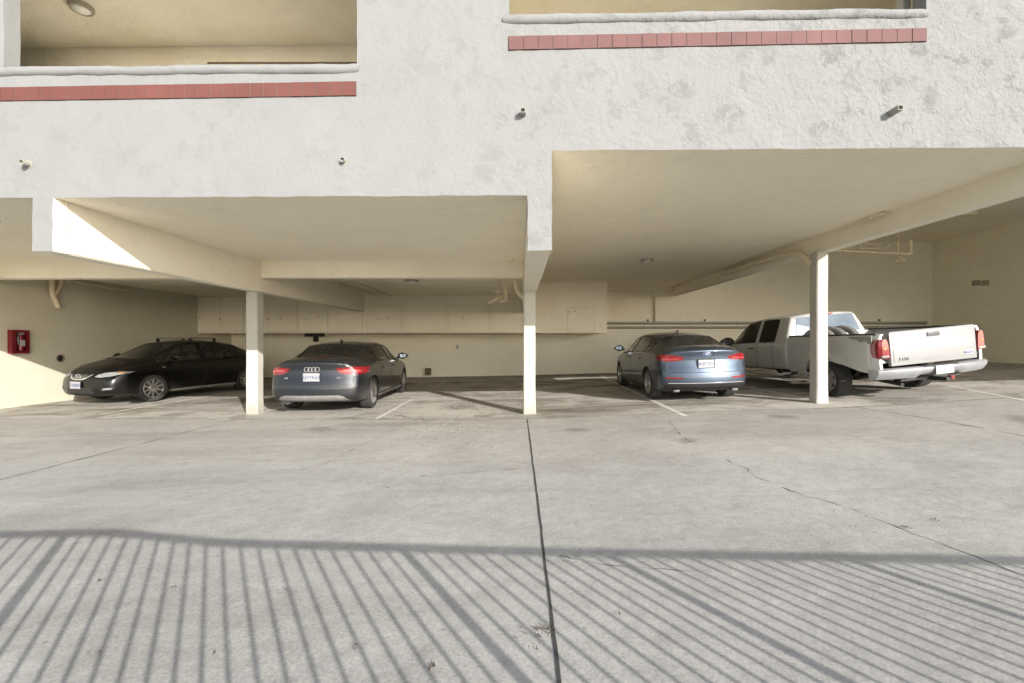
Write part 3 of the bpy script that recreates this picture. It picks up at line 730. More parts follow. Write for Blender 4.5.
for (x, lab) in ((975.5, 'small beige switch plate on the right wall, nearer the corner'), (984.5, 'small beige switch plate on the right wall, nearer the opening')):
    c = onright(x, 283); bm = bmesh.new(); add_box(bm, WALL_R-.03, WALL_R, c.y-.12, c.y+.12, c.z-.09, c.z+.09, .008)
    for k in range(3): add_box(bm, WALL_R-.036, WALL_R-.028, c.y-.09+k*.065, c.y-.05+k*.065, c.z-.06, c.z+.06)
    tag(mesh_obj('switch_plate', bm, M['pipe_dark'] if False else M['lamp_ring']), lab, 'switch plate', 'switch plates on the right wall')
# round vent hole in the left wall
c = onwall(63.8, 358.3); bm = bmesh.new()
add_lathe(bm, [(.10, 0), (.10, .02), (.085, .022), (.082, .004)], 20, Matrix.Translation((WALL_L, c.y, c.z)) @ Matrix.Rotation(R(90), 4, 'Y'), 0)
add_lathe(bm, [(.082, .003), (.04, .008)], 20, Matrix.Translation((WALL_L, c.y, c.z)) @ Matrix.Rotation(R(90), 4, 'Y'), 1)
tag(mesh_obj('wall_vent', bm, [M['lamp_ring'], M['hole']]), 'round dark vent hole in the left wall above the black car bonnet', 'vent')
# fire extinguisher cabinet on the left wall
a = onwall(11.5, 330); b = onwall(29.5, 354)
ya, yb = a.y, b.y; zb_, zt_ = onwall(20, 353.5).z, onwall(20, 330).z
ex = empty('extinguisher_cabinet', (WALL_L, (ya+yb)/2, zb_)); tag(ex, 'red fire extinguisher cabinet with glass front on the left wall', 'extinguisher cabinet')
def ep(name, bm, mat, sm=None):
    o = mesh_obj(name, bm, mat, smooth=sm); o.location = -ex.location; o.parent = ex; return o
bm = bmesh.new(); X = WALL_L; f = .05; dpt = .10
for (y0, y1, z0, z1) in ((ya, ya+f*1.6, zb_, zt_), (yb-f*.8, yb, zb_, zt_), (ya+f*1.6, yb-f*.8, zb_, zb_+f), (ya+f*1.6, yb-f*.8, zt_-f, zt_)): add_box(bm, X, X+dpt, y0, y1, z0, z1, .003)
ep('frame', bm, M['red_box'])
bm = bmesh.new(); add_box(bm, X, X+.03, ya+f*1.6, yb-f*.8, zb_+f, zt_-f); ep('back_panel', bm, M['red_dark'])
bm = bmesh.new(); yc = (ya+yb)/2+.02
add_lathe(bm, [(.02, .0), (.045, .01), (.045, .27), (.03, .33), (.018, .34), (.018, .38)], 16, Matrix.Translation((X+.05+.02, yc, zb_+f+.005)))
ep('extinguisher', bm, M['red_box'], 40)
bm = bmesh.new(); add_box(bm, X+.113, X+.117, yc-.055, yc+.045, zb_+.16, zb_+.29); ep('label', bm, M['white_plate'])
bm = bmesh.new(); add_box(bm, X+.04, X+.10, yc-.05, yc+.05, zb_+.41, zb_+.44, .004); add_tube(bm, bend([(X+.07, yc, zb_+.42), (X+.09, yc-.08, zb_+.36), (X+.09, yc-.06, zb_+.2)], .05), .009, 6); ep('handle', bm, M['steel'])
t_ = text_mesh('FIRE', .06, 'lettering', M['white_plate'], ex, (dpt+.001, (ya+yb)/2-ex.location.y, zt_-.075-zb_), (R(90), 0, R(90)), .001)

# ------------------------------------------------------------------ picket fence behind the camera (throws the striped shadow)
t_top = 4.2; HT = t_top*.44
fx = lambda xs: xs+.687*t_top
fy = lambda ys: ys-t_top
A_ = [pxg(-420, 532), pxg(0, 532), pxg(115, 530), pxg(222, 540), pxg(512, 548), pxg(1024, 557.5), pxg(1500, 566)]
FP = []
for p in A_: FP.append(Vector((fx(p.x), fy(p.y), p.z+HT)))
def fence_panel(a, b, label, k0=0):
    e = empty('picket_fence', (a.x, a.y, gz(a.x, a.y))); tag(e, label, 'fence', 'black iron fence panels behind the viewer')
    d = (b-a); d2 = Vector((d.x, d.y, 0)); L_ = d2.length; u = d2.normalized(); O = e.location
    def P(s, z): q = a+u*s; return Vector((q.x-O.x, q.y-O.y, lerp(a.z, b.z, s/L_)+z-O.z))
    bm = bmesh.new(); add_tube(bm, [P(0, -.02), P(L_, -.02)], .029, 4); mesh_obj('top_rail', bm, M['iron'], e)
    bm = bmesh.new(); g = gz(a.x, a.y); add_tube(bm, [P(0, g-a.z+.12), P(L_, g-a.z+.12)], .02, 4); mesh_obj('bottom_rail', bm, M['iron'], e)
    n = max(1, round(L_/.126))
    for k in range(0 if k0 else 1, n):
        bm = bmesh.new(); q = P(L_*k/n, 0); add_box(bm, q.x-.0078, q.x+.0078, q.y-.0078, q.y+.0078, gz(a.x, a.y)-O.z+.08, q.z-.02)
        mesh_obj('picket', bm, M['iron'], e)
    return e
def fence_post(p):
    bm = bmesh.new(); g = gz(p.x, p.y); add_box(bm, p.x-.021, p.x+.021, p.y-.021, p.y+.021, g-.05, p.z+.0, .004)
    return bm
def at_ratio(r):          # where a post whose shadow runs along this ray from the vanishing point stands on the fence line
    for a, b in zip(FP, FP[1:]):
        for k in range(400):
            q = a.lerp(b, k/400); sx = q.x+(-.687)*t_top; sy = q.y+t_top
            # shadow foot at sy; its image x relative to VP(210)
            c, s = math.cos(YAW), math.sin(YAW); dep = -sx*s+sy*c; lat = sx*c+sy*s
            if dep > .2 and (512+F*lat/dep-210)/(F*EYE/dep) >= r: return q
    return FP[-1]
posts = [FP[0]]+[at_ratio(r) for r in (-.75, .929, 1.85, 2.85)]+[FP[-1]]
knots = sorted({(round(p.x, 4), round(p.y, 4), round(p.z, 4)) for p in posts+FP}, key=lambda q: q[0])
names = ['far left', 'left', 'left middle', 'kinked', 'short', 'middle', 'right middle', 'right', 'far right', 'outer right', 'last', 'end']
K = [Vector(k) for k in knots]
for i, (a, b) in enumerate(zip(K, K[1:])):
    if (b-a).length < .1: continue
    fence_panel(a, b, 'black iron picket panel %s along the fence line casting the striped shadow' % ['first', 'second', 'third', 'fourth', 'fifth', 'sixth', 'seventh', 'eighth', 'ninth', 'tenth', 'eleventh'][i], not any((a-p).length < .02 for p in posts))
for i, p in enumerate(posts):
    o = mesh_obj('fence_post', fence_post(p), M['iron']); tag(o, 'black square post of the iron fence, %s from the left' % ['first', 'second', 'third', 'fourth', 'fifth', 'sixth'][i], 'fence post', 'posts of the iron fence')

# ------------------------------------------------------------------ cars
SLOTS = ['body', 'arch', 'windshield', 'rear_window', 'side_window', 'front_door', 'rear_door', 'trunk_lid', 'bonnet', 'rear_bumper', 'front_bumper', 'underbody', 'roof', 'quarter_window', 'rear_fender', 'front_fender']
SI = {s: i for i, s in enumerate(SLOTS)}
def mods_mesh(bm, mods):
    me = bpy.data.meshes.new('tmp'); bm.to_mesh(me); bm.free()
    for s in SLOTS: me.materials.append(M['black'])
    o = bpy.data.objects.new('tmp', me); COL.objects.link(o)
    extra = []
    for kind, arg in mods:
        if kind == 'sub': m = o.modifiers.new('s', 'SUBSURF'); m.levels = arg; m.render_levels = arg
        else:
            m = o.modifiers.new('b', 'BOOLEAN'); m.operation = 'DIFFERENCE'; m.solver = 'EXACT'; m.object = arg; extra.append(arg)
    dg = bpy.context.evaluated_depsgraph_get(); dg.update()
    res = bpy.data.meshes.new_from_object(o.evaluated_get(dg))
    bpy.data.objects.remove(o)
    for e in extra: bpy.data.objects.remove(e)
    return res
def cutter(spots, r, x0, x1):
    bm = bmesh.new()
    for (yc, zc) in spots:
        for s in (-1, 1):
            a, b = (x0, x1) if s > 0 else (-x1, -x0)
            Mx = Matrix.Translation((a, yc, zc)) @ Matrix.Rotation(R(90), 4, 'Y')
            add_lathe(bm, [(r, 0), (r, b-a)], 40, Mx, SI['arch'])
    bmesh.ops.recalc_face_normals(bm, faces=bm.faces[:])
    me = bpy.data.meshes.new('cut'); bm.to_mesh(me); bm.free()
    for s in SLOTS: me.materials.append(M['black'])
    o = bpy.data.objects.new('cut', me); COL.objects.link(o); return o

def sedan_body(C):
    """one closed loft of the whole shell, subdivided, arches cut, then split into its panels"""
    st = C['stations']; L_ = C['L']
    creases = []
    bm = bmesh.new(); cl = bm.edges.layers.float.new('crease_edge')
    def rows(s):
        zt = interp(s, C['top']); zd = interp(s, C['deck']); zroof = C['roof_z']
        c = max(0.0, min(1.0, (zt-zd)/(zroof-zd))) if zroof > zd else 0
        cc = min(1.0, c*1.6)
        W = C['W']/2; w = W*interp(s, C['plan']); zb = interp(s, C['under'])
        zbelt = interp(s, C['belt']); wb = w*C.get('belt_in', .955)
        wr = C['roof_w']/2*min(1, w/W+.05)
        zsh = zbelt-.05
        hi = lerp(.62*wb, wr, cc); zhi = zt-lerp(.022, .045, cc)
        lo = lerp(.80*wb, wr+.045, cc); zlo = lerp(zhi-.022, zhi-.045, cc)
        if c < .02: zlo = max(zlo, zbelt+.004)
        bl = lerp(.93*wb, wb, cc)
        if c < .3: zbelt = min(zbelt, zlo-.012)
        zsh = min(zsh, zbelt-.03)
        zh = zsh-zb
        return [(0, zb), (.42*w, zb), (.80*w, zb), (.955*w, zb+.05), (.99*w, zb+.22*zh), (1.0*w, zb+.50*zh), (1.0*w, zb+.78*zh), (.985*w, zsh), (bl, zbelt), (lo, zlo), (hi, zhi), (.55*hi, zt-lerp(.007, .012, cc)), (0, zt)]
    NR = 13
    secs = []
    for i, s in enumerate(st):
        pr = rows(s); left = []; right = []
        e0 = max(0, 1-s/.5); e1 = max(0, 1-(L_-s)/.5)
        for j, (x, z) in enumerate(pr):
            fr = x/(C['W']/2)
            dy = 0
            # rear end leans and bows, front end too
            dy += e0*(interp(z, C['rear_prof'])-C['rear_bow']*0+C['rear_bow']*fr**2.2)
            dy -= e1*(interp(z, C['front_prof'])+C['front_bow']*fr**2.2)
            # glass bases bow
            if j >= 10:
                for yc_, amt, wd_ in C['bows']:
                    q = max(0, 1-abs(s-yc_)/wd_); dy += amt*q*(1-fr*fr*1.6)
            right.append(bm.verts.new((x, s+dy, z)))
            left.append(right[-1] if x == 0 else bm.verts.new((-x, s+dy, z)))
        secs.append((left, right))
    def lab(i, j):
        y = (st[i]+st[i+1])/2; D = C['doors']; Gl = C['glass']
        if j <= 2: return 'underbody'
        if j >= 10:
            if Gl['ws'][0] < y < Gl['ws'][1]: return 'windshield'
            if Gl['rw'][0] < y < Gl['rw'][1]: return 'rear_window'
            if y > Gl['ws'][1]: return 'bonnet' if y < L_-.12 else 'front_bumper'
            if y < Gl['rw'][0]: return 'trunk_lid'
            return 'roof'
        if j == 9: 
            if y > Gl['ws'][1]: return 'bonnet' if y < L_-.12 else 'front_bumper'
            return 'roof'
        if j == 8:
            if y < Gl['rw'][0]: return 'rear_fender'
            for a, b, nm in Gl['side']:
                if a < y < b: return nm
            if y > Gl['ws'][1]: return 'bonnet' if y < L_-.12 else 'front_bumper'
            return 'roof'
        if y < C['rb'] and j <= 5: return 'rear_bumper'
        if y > L_-C['fb'] and j <= 6: return 'front_bumper'
        if D[0] < y < D[1] and j >= 3: return 'rear_door'
        if D[1] < y < D[2] and j >= 3: return 'front_door'
        return 'rear_fender' if y < D[0]+.01 else 'front_fender'
    for i in range(len(st)-1):
        for sd in (0, 1):
            a = secs[i][sd]; b = secs[i+1][sd]
            for j in range(NR-1):
                vs = (a[j], b[j], b[j+1], a[j+1]) if sd else (a[j], a[j+1], b[j+1], b[j])
                f = bm.faces.new(vs); f.material_index = SI[lab(i, j)]
    # caps
    for end, idx in ((0, 0), (1, len(st)-1)):
        l, r = secs[idx]; W = C['W']/2
        lines = [[l[2], l[1], r[0], r[1], r[2]]]
        for j in range(3, 10):
            ln = [l[j]]
            for t in (-.5, 0, .5):
                x = r[j].co.x*t*1.0; z = r[j].co.z; fr = x/W
                y = st[idx] + ((interp(z, C['rear_prof'])+C['rear_bow']*abs(fr)**2.2) if not end else -(interp(z, C['front_prof'])+C['front_bow']*abs(fr)**2.2))
                ln.append(bm.verts.new((x*1.04, y, z)))
            ln.append(r[j]); lines.append(ln)
        lines.append([l[10], l[11], r[12], r[11], r[10]])
        for k, (a, b) in enumerate(zip(lines, lines[1:])):
            for q in range(4):
                f = bm.faces.new((a[q], a[q+1], b[q+1], b[q]) if not end else (a[q], b[q], b[q+1], a[q+1]))
                zc = sum(v.co.z for v in f.verts)/4
                if not end: f.material_index = SI['rear_bumper'] if zc < C['trunk_z'] else SI['trunk_lid']
                else: f.material_index = SI['front_bumper']
    # creases where the shell has real edges
    for e in bm.edges:
        ms = {f.material_index for f in e.link_faces}
        if len(ms) > 1 and ms & {SI['windshield'], SI['rear_window'], SI['side_window'], SI['quarter_window']}: e[cl] = C.get('glass_crease', .78)
        elif len(ms) > 1 and ms & {SI['front_door'], SI['rear_door']}: e[cl] = .0
    for i in range(len(st)-1):
        for sd in (0, 1):
            for j, cv in ((6, C.get('crease', .35)), (8, .45), (7, .25), (3, .4)):
                e = bm.edges.get((secs[i][sd][j], secs[i+1][sd][j]))
                if e: e[cl] = max(e[cl], cv)
    vcl = bm.verts.layers.float.new('crease_vert')
    WG = {SI['side_window'], SI['quarter_window']}
    for v in bm.verts:
        wf = [f for f in v.link_faces if f.material_index in WG]
        if len(wf) == 1: v[vcl] = C.get('corner', .45)
    bmesh.ops.recalc_face_normals(bm, faces=bm.faces[:])
    cut = cutter(C['wheels'], C['arch_r'], C['W']/2-.34, C['W']/2+.2)
    me = mods_mesh(bm, [('sub', 2), ('bool', cut)])
    return me

def split_body(me, root, mats, seams=True, skip=()):
    """separate a labelled shell into one mesh per panel (both sides of a door are two parts)"""
    base = bmesh.new(); base.from_mesh(me)
    bv = BVHTree.FromBMesh(base)
    base.faces.ensure_lookup_table()
    groups = {}
    for f in base.faces:
        nm = SLOTS[min(f.material_index, len(SLOTS)-1)]
        side = 0
        if nm in ('side_window', 'quarter_window', 'front_door', 'rear_door', 'rear_fender', 'front_fender'): side = 1 if f.calc_center_median().x > 0 else -1
        if nm in ('arch', 'underbody'): nm = 'underbody'
        if nm == 'side_window':
            side = (side, f.calc_center_median().y > root['_bp'])
        groups.setdefault((nm, side), []).append(f.index)
    nrm = {v.index: v.normal.copy() for v in base.verts}
    made = {}
    fgroup = {fi: k for k, idx in groups.items() for fi in idx}
    seams_of = {}
    for e in base.edges:
        if len(e.link_faces) == 2:
            ka, kb = [fgroup[f.index] for f in e.link_faces]; a, b = ka[0], kb[0]
            if ka == kb or {a, b} & {'arch', 'underbody'}: continue
            GL = {'windshield', 'rear_window', 'side_window', 'quarter_window'}
            gl = {a, b} & GL
            if not gl and (a == b or {a, b} <= {'body', 'roof', 'rear_fender', 'front_fender'} or 'roof' in (a, b)): continue
            own = (ka if a in GL else kb) if gl else (ka if a in ('front_door', 'rear_door', 'trunk_lid', 'bonnet') else kb)
            seams_of.setdefault(own, []).append((e.verts[0].co.copy(), e.verts[1].co.copy(), .009 if gl else .0042))
    for (nm, side), idx in groups.items():
        b = bmesh.new(); mp = {}; 
        for fi in idx:
            f = base.faces[fi]; vs = []
            for v in f.verts:
                if v.index not in mp: mp[v.index] = b.verts.new(v.co)
                vs.append(mp[v.index])
            try: b.faces.new(vs)
            except ValueError: pass
        for p, q, rad in seams_of.get((nm, side), []): add_tube(b, [p+(q-p)*-.03, q+(q-p)*.03], rad, 4, caps=False, mi=1)
        o_me = bpy.data.meshes.new(nm); b.to_mesh(o_me); b.free()
        o_me.materials.append(mats.get(nm, mats['body'])); o_me.materials.append(M['black'])
        for p in o_me.polygons: p.use_smooth = True
        o_me.set_sharp_from_angle(angle=R(42))
        # keep the panel shading continuous with the shell
        o = bpy.data.objects.new(nm, o_me); COL.objects.link(o); o.parent = root; made[(nm, side)] = o
    base.free()
    return made, bv

def patch(name, poly, bv, root, mat, axis='rear', off=.012, thick=.03, res=.02, origin=None, dirv=None, parent=None, sm=True):
    """outline seen square on, wrapped onto the shell and given thickness"""
    if axis == 'rear': org = lambda a, z: Vector((a, -1.5, z)); d = Vector((0, 1, 0))
    elif axis == 'front': org = lambda a, z: Vector((a, 9, z)); d = Vector((0, -1, 0))
    elif axis == 'right': org = lambda a, z: Vector((3, a, z)); d = Vector((-1, 0, 0))
    elif axis == 'left': org = lambda a, z: Vector((-3, a, z)); d = Vector((1, 0, 0))
    elif axis == 'diag':      # dirv given, a measured along the horizontal normal to it
        d = dirv.normalized(); u = Vector((-d.y, d.x, 0)); org = lambda a, z: origin+u*a+Vector((0, 0, z-origin.z))-d*3
    b = bmesh.new()
    pts = []
    n = len(poly)
    for i in range(n):
        a = Vector(poly[i]); c = Vector(poly[(i+1) % n]); k = max(1, int((c-a).length/res))
        for q in range(k): pts.append(a.lerp(c, q/k))
    # grid fill clipped by the outline
    x0 = min(p.x for p in pts); x1 = max(p.x for p in pts)
    f = b.faces.new([b.verts.new((p.x, p.y, 0)) for p in pts])
    for axis_i in (0, 1):
        lo = min(p[axis_i] for p in pts); hi = max(p[axis_i] for p in pts); k = max(1, int((hi-lo)/(res*1.5)))
        for q in range(1, k):
            co = [0, 0, 0]; co[axis_i] = lo+(hi-lo)*q/k; no = [0, 0, 0]; no[axis_i] = 1
            bmesh.ops.bisect_plane(b, geom=b.verts[:]+b.edges[:]+b.faces[:], plane_co=co, plane_no=no)
    hits = {}
    last = None
    for v in b.verts:
        o = org(v.co.x, v.co.y); loc, nor, _, _ = bv.ray_cast(o, d)
        hits[v] = (loc, nor) if loc else None
    good = [(v.co.copy(), h) for v, h in hits.items() if h]
    if not good: b.free(); return None
    for v, h in hits.items():
        if h is None:
            q = min(good, key=lambda g: (g[0]-v.co).length); o = org(v.co.x, v.co.y)
            t = (q[1][0]-o).dot(d); h = (o+d*t, q[1][1])
        loc, nor = h
        if nor.dot(d) > 0: nor = -nor
        v.co = loc+nor*off
    b.normal_update()
    ext = bmesh.ops.extrude_face_region(b, geom=b.faces[:])
    for v in [g for g in ext['geom'] if isinstance(g, bmesh.types.BMVert)]: v.co += d*thick
    return mesh_obj(name, b, mat, parent or root, smooth=45 if sm else None)

def wheel(root, x, y, r, wd, side, spokes, rimmat, style='multi', steer=0, label=None):
    """side=+1 right. tyre and rim hang from the wheel part"""
    rb = r*.70
    wo = bmesh.new(); add_lathe(wo, [(r*.20, -.055), (r*.20, .03)], 18); 
    Mx = Matrix.Rotation(R(90)*side, 4, 'Y')
    for v in wo.verts: v.co = Mx @ v.co
    W = mesh_obj('wheel', wo, M['disc'], root, smooth=40); W.location = (x, y, r); W.rotation_euler = (0, 0, steer)
    h = wd/2
    bm = bmesh.new()
    add_lathe(bm, [(rb, -h*.92), (rb*1.05, -h), (r*.93, -h), (r*.985, -h*.82), (r, -h*.5), (r, h*.5), (r*.985, h*.82), (r*.93, h), (rb*1.08, h*1.0), (rb, h*.88)], 40, Mx, closed=True)
    mesh_obj('tyre', bm, M['rubber'], W, smooth=30)
    bm = bmesh.new(); hz = h*.62
    add_lathe(bm, [(rb, -h*.9), (rb*1.01, h*.9), (rb*.95, h*.93), (rb*.93, h*.6), (rb*.90, -h*.9)], 40, Mx, closed=True)
    add_lathe(bm, [(.03, hz+.028), (.075, hz+.022), (.085, hz-.01), (.085, hz-.04)], 18, Mx)
    for k in range(spokes):
        a = 2*math.pi*k/spokes
        offs = (-.055, .055) if style == 'split' else (0,)
        for of in offs:
            wdt = .017 if style == 'multi' else (.014 if style == 'split' else .032)
            if style == 'steel': wdt = .05
            b = bmesh.new()
            r0, r1 = .06, rb*.95
            pr = [(r0, -wdt*1.5, hz), (r0, wdt*1.5, hz), (r1, of*1.7+wdt, hz+.012), (r1, of*1.7-wdt, hz+.012)]
            top = [b.verts.new(p) for p in [(q[0], q[1], q[2]) for q in pr]]; bot = [b.verts.new((q[0], q[1], q[2]-.035)) for q in pr]
            b.faces.new(top); b.faces.new(bot[::-1])
            for i in range(4): b.faces.new((top[i], bot[i], bot[(i+1) % 4], top[(i+1) % 4]))
            merge(bm, b, Mx @ Matrix.Rotation(a, 4, 'Z'))
    mesh_obj('rim', bm, rimmat, W, smooth=35)
    bm = bmesh.new(); add_lathe(bm, [(rb*.84, -.0), (rb*.84, .012)], 28, Mx); add_lathe(bm, [(rb*.93, -h*.5), (rb*.93, -h*.48)], 28, Mx)
    mesh_obj('brake_disc', bm, M['disc'], W, smooth=40)
    return W
def side_mirror(root, x, y, z, side, mat, size=(.10, .07, .075)):
    bm = bmesh.new(); bmesh.ops.create_icosphere(bm, subdivisions=3, radius=1)
    for v in bm.verts:
        c = v.co; q = (1+.25*(1-abs(c.z)))
        v.co = Vector((c.x*size[0]*1.1*q, max(c.y, -.55)*size[1], c.z*size[2]*(1.1-.25*c.x*side)))
    for v in bm.verts: v.co += Vector((x+side*.10, y, z))
    add_box(bm, min(x-side*.06, x+side*.06), max(x-side*.06, x+side*.06), y-.03, y+.04, z-.07, z-.03, .008)
    o = mesh_obj('mirror', bm, mat, root, smooth=50)
    g = bmesh.new(); add_box(g, x+side*.10-size[0]*.72, x+side*.10+size[0]*.72, y-size[1]*.55-.004, y-size[1]*.55+.004, z-size[2]*.55, z+size[2]*.55, .002); mesh_obj('mirror_glass', g, M['mirror'], o)
def seats(root, y_f, y_r, z, W, mat):
    for sx in (-1, 1):
        bm = bmesh.new(); x = sx*W
        Mx = Matrix.Translation((x, y_f, z)) @ Matrix.Rotation(R(14), 4, 'X')
        add_box(bm, -.24, .24, -.09, .06, 0, .60, .06, Mx); add_box(bm, -.13, .13, -.05, .05, .64, .82, .04, Mx)
        add_tube(bm, [Mx @ Vector((-.06, 0, .55)), Mx @ Vector((-.06, 0, .68))], .008, 6); add_tube(bm, [Mx @ Vector((.06, 0, .55)), Mx @ Vector((.06, 0, .68))], .008, 6)
        add_box(bm, x-.24, x+.24, y_f-.02, y_f+.48, z-.14, z+.02, .05)
        mesh_obj('front_seat', bm, mat, root, smooth=50)
    if y_r is not None:
        bm = bmesh.new(); Mx = Matrix.Translation((0, y_r, z+.02)) @ Matrix.Rotation(R(20), 4, 'X')
        add_box(bm, -.62, .62, -.08, .05, 0, .52, .05, Mx)
        for x in (-.38, 0, .38): add_box(bm, x-.12, x+.12, -.05, .04, .5, .64, .035, Mx)
        add_box(bm, -.62, .62, y_r, y_r+.48, z-.12, z+.04, .04)
        mesh_obj('rear_seat', bm, mat, root, smooth=50)
def steering(root, x, y, z):
    bm = bmesh.new(); Mx = Matrix.Translation((x, y, z)) @ Matrix.Rotation(R(-65), 4, 'X')
    n = 24; pts = [Mx @ Vector((.18*math.cos(2*math.pi*k/n), .18*math.sin(2*math.pi*k/n), 0)) for k in range(n+1)]
    add_tube(bm, pts, .014, 8); add_lathe(bm, [(.05, -.02), (.06, .02)], 14, Mx)
    for a in (0, 180, 270): d = Vector((math.cos(R(a))*.18, math.sin(R(a))*.18, 0)); add_tube(bm, [Mx @ Vector((0, 0, 0)), Mx @ d], .014, 6)
    mesh_obj('steering_wheel', bm, M['black'], root, smooth=50)
def plate(root, x, y, z, txt, face=-1, rx=0.0, w=.31, h=.155, frame=None, name='number_plate'):
    bm = bmesh.new(); add_box(bm, -w/2, w/2, -.004, .004, -h/2, h/2, .002)
    p = mesh_obj(name, bm, M['white_plate'], root); p.location = (x, y, z); p.rotation_euler = (rx, 0, 0 if face < 0 else math.pi)
    if frame:
        bm = bmesh.new()
        for q in ((-w/2-.012, w/2+.012, h/2, h/2+.012), (-w/2-.012, w/2+.012, -h/2-.012, -h/2), (-w/2-.012, -w/2, -h/2, h/2), (w/2, w/2+.012, -h/2, h/2)):
            add_box(bm, q[0], q[1], -.009, .006, q[2], q[3])
        mesh_obj('plate_frame', bm, frame, p)
    if txt: text_mesh(txt, h*.62, 'lettering', M['ink'], p, (0, -.006, -.008), (R(90), 0, 0), .0008, sx=.95)
    return p
def handle(root, x, y, z, mat, side):
    bm = bmesh.new(); add_tube(bm, bend([(x-side*.005, y-.10, z), (x+side*.028, y-.08, z+.002), (x+side*.028, y+.08, z), (x-side*.005, y+.10, z)], .03), .013, 8)
    return mesh_obj('door_handle', bm, mat, root, smooth=50)
def place(e, X, Y, yaw_rz, pitch=0.0, roll=0.0, dz=0.0):
    e.rotation_mode = 'ZYX' if False else 'XYZ'
    e.location = (X, Y, gz(X, Y)+dz); e.rotation_euler = (pitch, roll, yaw_rz)
def settle(e, W, y0, y1, X, Y, rz, lean=0.0):
    """stand a car on the sloping slab: base frame from ground heights at its four wheels"""
    Rz = Matrix.Rotation(rz, 3, 'Z')
    P = {}
    for sx in (-1, 1):
        for yy in (y0, y1):
            q = Rz @ Vector((sx*W, yy, 0)); P[(sx, yy)] = gz(X+q.x, Y+q.y)
    roll = math.atan2((P[(1, y0)]+P[(1, y1)]-P[(-1, y0)]-P[(-1, y1)])/2, 2*W)
    pit = math.atan2((P[(1, y1)]+P[(-1, y1)]-P[(1, y0)]-P[(-1, y0)])/2, y1-y0)
    zc = sum(P.values())/4; roll += lean
    e.rotation_mode = 'XYZ'
    Mx = Matrix.Rotation(rz, 4, 'Z') @ Matrix.Rotation(pit, 4, 'X') @ Matrix.Rotation(-roll, 4, 'Y')
    e.rotation_euler = Mx.to_euler('XYZ')
    ym = (y0+y1)/2; c = Rz @ Vector((0, ym, 0))
    e.location = (X, Y, zc-ym*math.sin(pit)+.008)
#@@CARS@@
def build_sedan(C, root):
    root['_bp'] = C['doors'][1]
    me = sedan_body(C)
    P = C['paint']; gm = {'windshield': M['glass'], 'rear_window': M['glass'], 'side_window': M['glass'], 'quarter_window': M['glass'], 'underbody': M['black'], 'body': P}
    for k in ('arch',): gm[k] = M['black']
    made, bv = split_body(me, root, gm)
    del root['_bp']
    for (y, z) in C['wheels']:
        for sd in (-1, 1):
            wheel(root, sd*(C['W']/2-C['tyre_w']/2-.015), y, C['wr'], C['tyre_w'], sd, C['spokes'], C['rim'], C['rim_style'], steer=(C.get('steer', 0) if y > 2 else 0))
    # cabin floor and dashboard close the view through the glass
    bm = bmesh.new(); add_box(bm, -C['W']/2+.12, C['W']/2-.12, C['glass']['rw'][0]+.25, C['glass']['ws'][1]-.25, C['belt_z']-.30, C['belt_z']-.27); mesh_obj('cabin_floor', bm, M['seat'], root)
    bm = bmesh.new(); add_box(bm, -C['W']/2+.14, C['W']/2-.14, C['glass']['ws'][1]-.55, C['glass']['ws'][1]-.22, C['belt_z']-.2, C['belt_z']-.03, .04); mesh_obj('dashboard', bm, M['black'], root)
    seats(root, C['seat'][0], C['seat'][1], C['belt_z']-.50, .37, C['seat_mat'])
    steering(root, -.37, C['glass']['ws'][1]-.68, C['belt_z']-.02)
    for sd in (-1, 1):
        side_mirror(root, sd*(C['W']/2-.02), C['mirror_y'], C['belt_z']+.07, sd, C['mirror_mat'])
        for y in C['handles']:
            o = Vector((sd*3, y, C['belt_z']-.13)); h = bv.ray_cast(o, Vector((-sd, 0, 0)))[0]
            if h: handle(root, h.x, y, h.z, P, sd)
    return bv
def oval(cx, cz, rx, rz, n=22): return [(cx+rx*math.cos(2*math.pi*k/n), cz+rz*math.sin(2*math.pi*k/n)) for k in range(n)]
def both(poly): return [poly, [(-a, z) for a, z in poly][::-1]]
def surf(bv, x, z, axis='rear'):
    if axis == 'rear': h = bv.ray_cast(Vector((x, -2, z)), Vector((0, 1, 0)))[0]
    else: h = bv.ray_cast(Vector((x, 9, z)), Vector((0, -1, 0)))[0]
    return h
def sill_line(root, C, mat):
    for sd in (-1, 1):
        bm = bmesh.new(); add_tube(bm, [(sd*(C['W']/2-.03), C['wheels'][0][0]+C['arch_r']+.03, .235), (sd*(C['W']/2-.03), C['wheels'][1][0]-C['arch_r']-.03, .235)], .028, 8)
        mesh_obj('sill_trim', bm, mat, root, smooth=60)
def antenna(root, x, y, z, mat):
    bm = bmesh.new(); b = bmesh.new(); vs = [b.verts.new(p) for p in ((-.02, -.03, 0), (.02, -.03, 0), (.02, .09, 0), (-.02, .09, 0), (-.004, -.05, .055), (.004, -.05, .055), (.003, -.01, .05), (-.003, -.01, .05))]
    for f in ((0,3,2,1),(4,5,6,7),(0,1,5,4),(1,2,6,5),(2,3,7,6),(3,0,4,7)): b.faces.new([vs[i] for i in f])
    merge(bm, b, Matrix.Translation((x, y, z))); mesh_obj('antenna', bm, mat, root)

